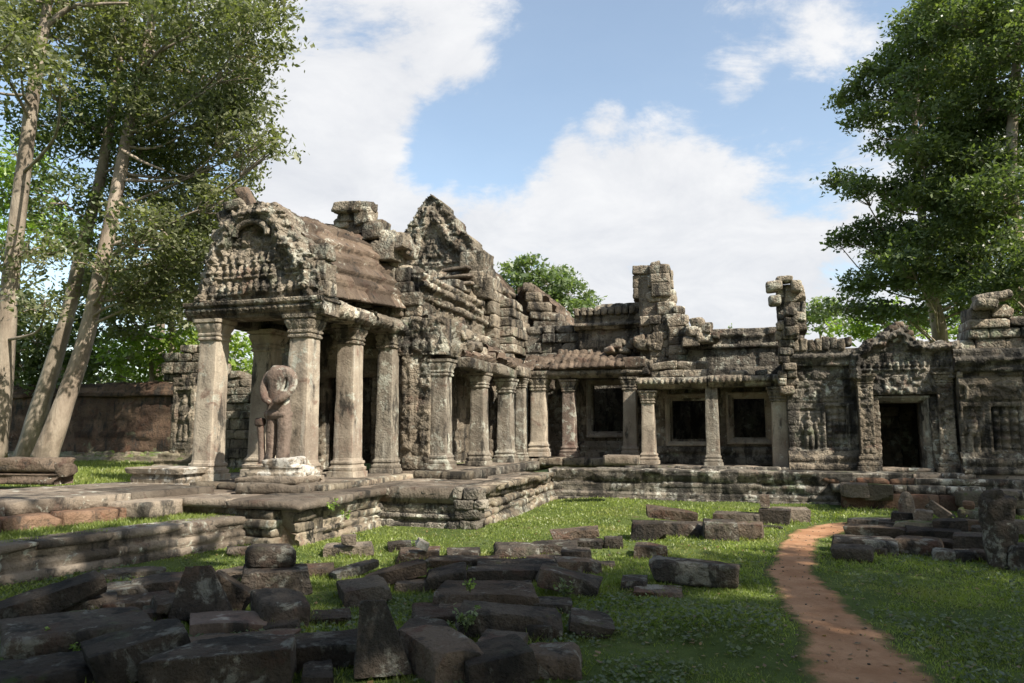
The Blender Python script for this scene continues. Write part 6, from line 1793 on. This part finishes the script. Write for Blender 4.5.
# =================================================================== GRASS AND WEEDS
def build_grass():
    rs = np.random.default_rng(77)
    def blades(n, d0, d1, hmin, hmax, wid):
        # spread evenly over the view in ground area near the camera, thinning with distance
        u = rs.uniform(0, 1, n)
        d = d0 * (d1 / d0) ** u
        ang = rs.uniform(-.70, .66, n)
        dr = LOOKH[None] * np.cos(ang)[:, None] + RT[None] * np.sin(ang)[:, None]
        p = dr * d[:, None]
        x, y = p[:, 0], p[:, 1]
        ok = (y < 20.42) & (x < 14) & ~((x < -5.15) & (y > 13.9)) & ~((x < -7.1) & (y > 11.0)) & ((x - (-7.98)) > (y - 11.4) * .231 + .03)
        ok &= ~((x > 1.9) & (y > 19.6))
        # keep the path bare, ragged at its edges
        c = (PA + PB) / 2; hw = np.linalg.norm(PB - PA, axis=1) / 2
        dist = np.full(n, 9.0)
        for k in range(0, len(c), 3):
            dist = np.minimum(dist, np.hypot(x - c[k, 0], y - c[k, 1]) / hw[k])
        ok &= dist > .95 + .22 * rs.normal(0, 1, n)
        pt = fbm(np.stack([x * .9, y * .9, x * 0], -1), 3, 3)
        ok &= (pt > -.16 + .10 * rs.normal(0, 1, n))
        x, y, d, pt = x[ok], y[ok], d[ok], pt[ok]
        m = len(x)
        z = gz(x, y) - .006
        hh = rs.uniform(hmin, hmax, m) * (1 + 1.0 * np.clip(pt, -.2, .5)) * (1 + .03 * d)
        for sx, sy, sr in STONES:
            nr = np.hypot(x - sx, y - sy)
            hh = hh * (1 + .5 * np.exp(-((nr - sr) / .16) ** 2))
        w = wid * (.6 + .12 * d) * rs.uniform(.7, 1.3, m)
        an = rs.uniform(0, 2 * PI, m)
        dx, dy = np.cos(an), np.sin(an)
        ln = rs.normal(0, .55, (m, 2)) * hh[:, None]
        v = np.zeros((m, 3, 3))
        v[:, 0] = np.stack([x - dx * w, y - dy * w, z], -1); v[:, 1] = np.stack([x + dx * w, y + dy * w, z], -1)
        v[:, 2] = np.stack([x + ln[:, 0], y + ln[:, 1], z + hh], -1)
        return v, np.clip(.5 + 1.1 * pt + rs.normal(0, .2, m), 0, 1)
    mb = MB()
    for args in ((170000, 4.0, 10.5, .012, .036, .0045), (170000, 8.5, 24.0, .014, .036, .006)):
        v, t = blades(*args)
        mb.add(v.reshape(-1, 3), [np.arange(len(v) * 3).reshape(-1, 3)], np.repeat(t, 3))
    # longer tufts round the fallen stones
    tv = []
    for sx, sy, sr in STONES:
        k = int(230 * (sr + .15)); an = rs.uniform(0, 6.28, k); rr_ = sr * rs.uniform(.75, 1.45, k)
        x = sx + np.cos(an) * rr_; y = sy + np.sin(an) * rr_; z = gz(x, y) - .005; h = rs.uniform(.03, .11, k) * rs.uniform(.4, 1, k)
        a2 = rs.uniform(0, 6.28, k); w = .004 + .0008 * np.hypot(x, y); ln = rs.normal(0, .5, (k, 2)) * h[:, None]
        tv.append(np.stack([np.stack([x - np.cos(a2) * w, y - np.sin(a2) * w, z], -1), np.stack([x + np.cos(a2) * w, y + np.sin(a2) * w, z], -1), np.stack([x + ln[:, 0], y + ln[:, 1], z + h], -1)], 1))
    tv = np.concatenate(tv)
    mb.add(tv.reshape(-1, 3), [np.arange(len(tv) * 3).reshape(-1, 3)], np.repeat(np.clip(rs.normal(.55, .25, len(tv)), 0, 1), 3))
    o = mb.build('grass', M_GRASS)
    tag(o, 'short green grass of the temple lawn', 'grass', kind='stuff')
    mb = MB(); n = 60000
    d = 4.2 * (19 / 4.2) ** rs.uniform(0, 1, n); an = rs.uniform(-.68, .62, n)
    p = (LOOKH[None] * np.cos(an)[:, None] + RT[None] * np.sin(an)[:, None]) * d[:, None]
    pt = fbm(np.stack([p[:, 0] * 1.3, p[:, 1] * 1.3, p[:, 0] * 0 + 5], -1), 4, 6) + .5 * np.exp(-(((p[:, 0] - MOUND[0]) / .9) ** 2 + ((p[:, 1] - MOUND[1]) / .8) ** 2))
    c = (PA + PB) / 2; hw = np.linalg.norm(PB - PA, axis=1) / 2; dist = np.full(n, 9.0)
    for k in range(0, len(c), 3): dist = np.minimum(dist, np.hypot(p[:, 0] - c[k, 0], p[:, 1] - c[k, 1]) / hw[k])
    ok = (pt > .09) & (dist > 1.1) & (p[:, 1] < 20.2) & ~((p[:, 0] < -5.0) & (p[:, 1] > 13.8)) & ~((p[:, 0] < -7) & (p[:, 1] > 10.9)) & ((p[:, 0] + 7.98) > (p[:, 1] - 11.4) * .231 + .06) & ~((p[:, 0] > 1.9) & (p[:, 1] > 19.4))
    p = p[ok]; q = np.stack([p[:, 0], p[:, 1], gz(p[:, 0], p[:, 1]) + rs.uniform(.008, .07, len(p))], -1)
    leaves(mb, q, .042, rs, .35, 1.2, .75)
    tag(mb.build('ground_cover', M_LEAFD), 'low broad-leaved weeds spreading through the lawn', 'ground cover', kind='stuff')
    mb = MB(); n = 2600
    d = 4.2 * (19 / 4.2) ** rs.uniform(0, 1, n); an = rs.uniform(-.68, .62, n)
    p = (LOOKH[None] * np.cos(an)[:, None] + RT[None] * np.sin(an)[:, None]) * d[:, None]
    ok = (p[:, 1] < 20.2) & ~((p[:, 0] < -5.0) & (p[:, 1] > 13.8)) & ((p[:, 0] + 7.98) > (p[:, 1] - 11.4) * .231 + .06) & ~((p[:, 0] < -7) & (p[:, 1] > 10.9)) & ~((p[:, 0] > 1.9) & (p[:, 1] > 19.4))
    p = p[ok]; leaves(mb, np.stack([p[:, 0], p[:, 1], gz(p[:, 0], p[:, 1]) + .022], -1), .05, rs, .5, 4.0, .6)
    tag(mb.build('leaf_litter', M_LITTER), 'dry brown leaves scattered over the lawn and path', 'leaf litter', kind='stuff')
    # grass on the causeway's lower tier
    mb = MB(); n = 16000
    x = rs.uniform(-10.3, -8.95, n); y = rs.uniform(3.5, 11.2, n)
    ok = (x < -9.35 + .3 * rs.normal(0, 1, n)) | (fbm(np.stack([x * 2, y * 2, x * 0], -1), 2, 4) > .08)
    x, y = cw(x[ok], y[ok]); m = len(x)
    z = np.full(m, .44); hh = rs.uniform(.03, .09, m); an = rs.uniform(0, 6.28, m); w = .009
    ln = rs.normal(0, .5, (m, 2)) * hh[:, None]
    v = np.stack([np.stack([x - np.cos(an) * w, y - np.sin(an) * w, z], -1), np.stack([x + np.cos(an) * w, y + np.sin(an) * w, z], -1), np.stack([x + ln[:, 0], y + ln[:, 1], z + hh], -1)], 1)
    mb.add(v.reshape(-1, 3), [np.arange(m * 3).reshape(-1, 3)], np.repeat(np.clip(rs.normal(.5, .25, m), 0, 1), 3))
    # and the sunlit patch beyond the causeway
    n = 26000
    x = rs.uniform(-27, -13.8, n); y = rs.uniform(12.5, 23.5, n); z = gz(x, y); hh = rs.uniform(.05, .13, n); an = rs.uniform(0, 6.28, n); w = .018
    ln = rs.normal(0, .5, (n, 2)) * hh[:, None]
    v = np.stack([np.stack([x - np.cos(an) * w, y - np.sin(an) * w, z], -1), np.stack([x + np.cos(an) * w, y + np.sin(an) * w, z], -1), np.stack([x + ln[:, 0], y + ln[:, 1], z + hh], -1)], 1)
    mb.add(v.reshape(-1, 3), [np.arange(n * 3).reshape(-1, 3)], np.repeat(np.clip(rs.normal(.6, .25, n), 0, 1), 3))
    tag(mb.build('causeway_grass', M_GRASS), 'grass growing on and beyond the causeway', 'grass', kind='stuff')

def weed(px, py, label, h, z=0.0, y=None, n=26, group='small weeds among the stones', seed=0, m=None):
    rs = np.random.default_rng(500 + seed)
    g = onz(px, py, z) if y is None else ony(px, py, y)
    root = thing('weed', label, 'weed', g, group)
    st = MB(); lf = MB()
    pts = []
    for k in range(7):
        a = rs.uniform(0, 6.28); l = h * rs.uniform(.6, 1.1)
        e = g + A(math.cos(a) * l * .5, math.sin(a) * l * .5, l)
        tube(st, [g, (g + e) / 2 + A(0, 0, l * .12), e], [.006, .005, .003], 4, k, 0)
        for q in range(n // 5):
            f = rs.uniform(.35, 1.05)
            pts.append(g + (e - g) * f + rs.normal(0, h * .10, 3))
    leaves(lf, np.array(pts), h * .32, rs, .55, .8, .55)
    st.build('stem', m or M_LEAFD, root); lf.build('leaf_spray', m or M_LEAFB, root)

def build_pebbles():
    rs = np.random.default_rng(31)
    mb = MB()
    for k in range(170):
        i = rs.integers(0, 250); w = rs.uniform(-.12, 1.12)
        p = PA[i] * (1 - w) + PB[i] * w
        r = rs.uniform(.004, .012)
        block(mb, (p[0], p[1], float(gz(p[0], p[1])) + .014 + r * .3), (r * 2.4, r * 2, r * 1.3), axes_of(rs.uniform(0, 3), 0, 0), int(rs.integers(9999)), .03, r * .5, .002, .2, 1, maxn=2)
    tag(mb.build('pebbles', M_PAVE), 'small pebbles scattered on the earth path', 'pebbles', kind='stuff')
build_pebbles()
build_grass()
weed(56, 648, 'little fern sprouting at the foot of the large left block', .16, .05, seed=1)
weed(78, 656, 'pale sprig right of the fern on the large left block', .11, .02, seed=2)
weed(333, 512, 'bright green plant on the coping at the platform corner', .20, y=11.05, seed=3, n=40)
weed(346, 520, 'small plant hanging on the platform wall under the coping', .18, y=12.2, seed=4)
weed(30, 525, 'creeper plant climbing the laterite course of the causeway', .26, .42, seed=5, n=40)
weed(28, 572, 'grey-green weed in front of the causeway lower tier', .22, 0, seed=6, m=M_LEAFP)
weed(72, 560, 'dark weed under the causeway lower tier near the slanted slab', .22, 0, seed=7, n=40, m=M_LEAFD)
weed(466, 632, 'spindly weed between the massive slab and the long beam', .22, .1, seed=8, n=40, m=M_LEAFP)
weed(565, 600, 'weed growing at the right end of the stone heap', .2, .05, seed=9, n=40, m=M_LEAFD)
weed(470, 592, 'sprig growing on the biggest thick slab', .14, .25, seed=10)
weed(415, 548, 'tuft growing between the block with the pale chip and its neighbour', .12, .1, seed=12)
weed(730, 330, 'tiny plant on the flat roof of the verandah gallery', .16, 4.98, y=None, seed=13)
weed(1008, 512, 'bright weed on the platform by the right edge', .25, y=18.6, seed=14, n=50)
weed(960, 528, 'weed sprouting among the dark stones of the right heap', .2, .1, seed=15, n=40)
weed(370, 285, 'fern on the ledge where the porch roof meets the hall', .22, y=17.0, seed=16, n=40)
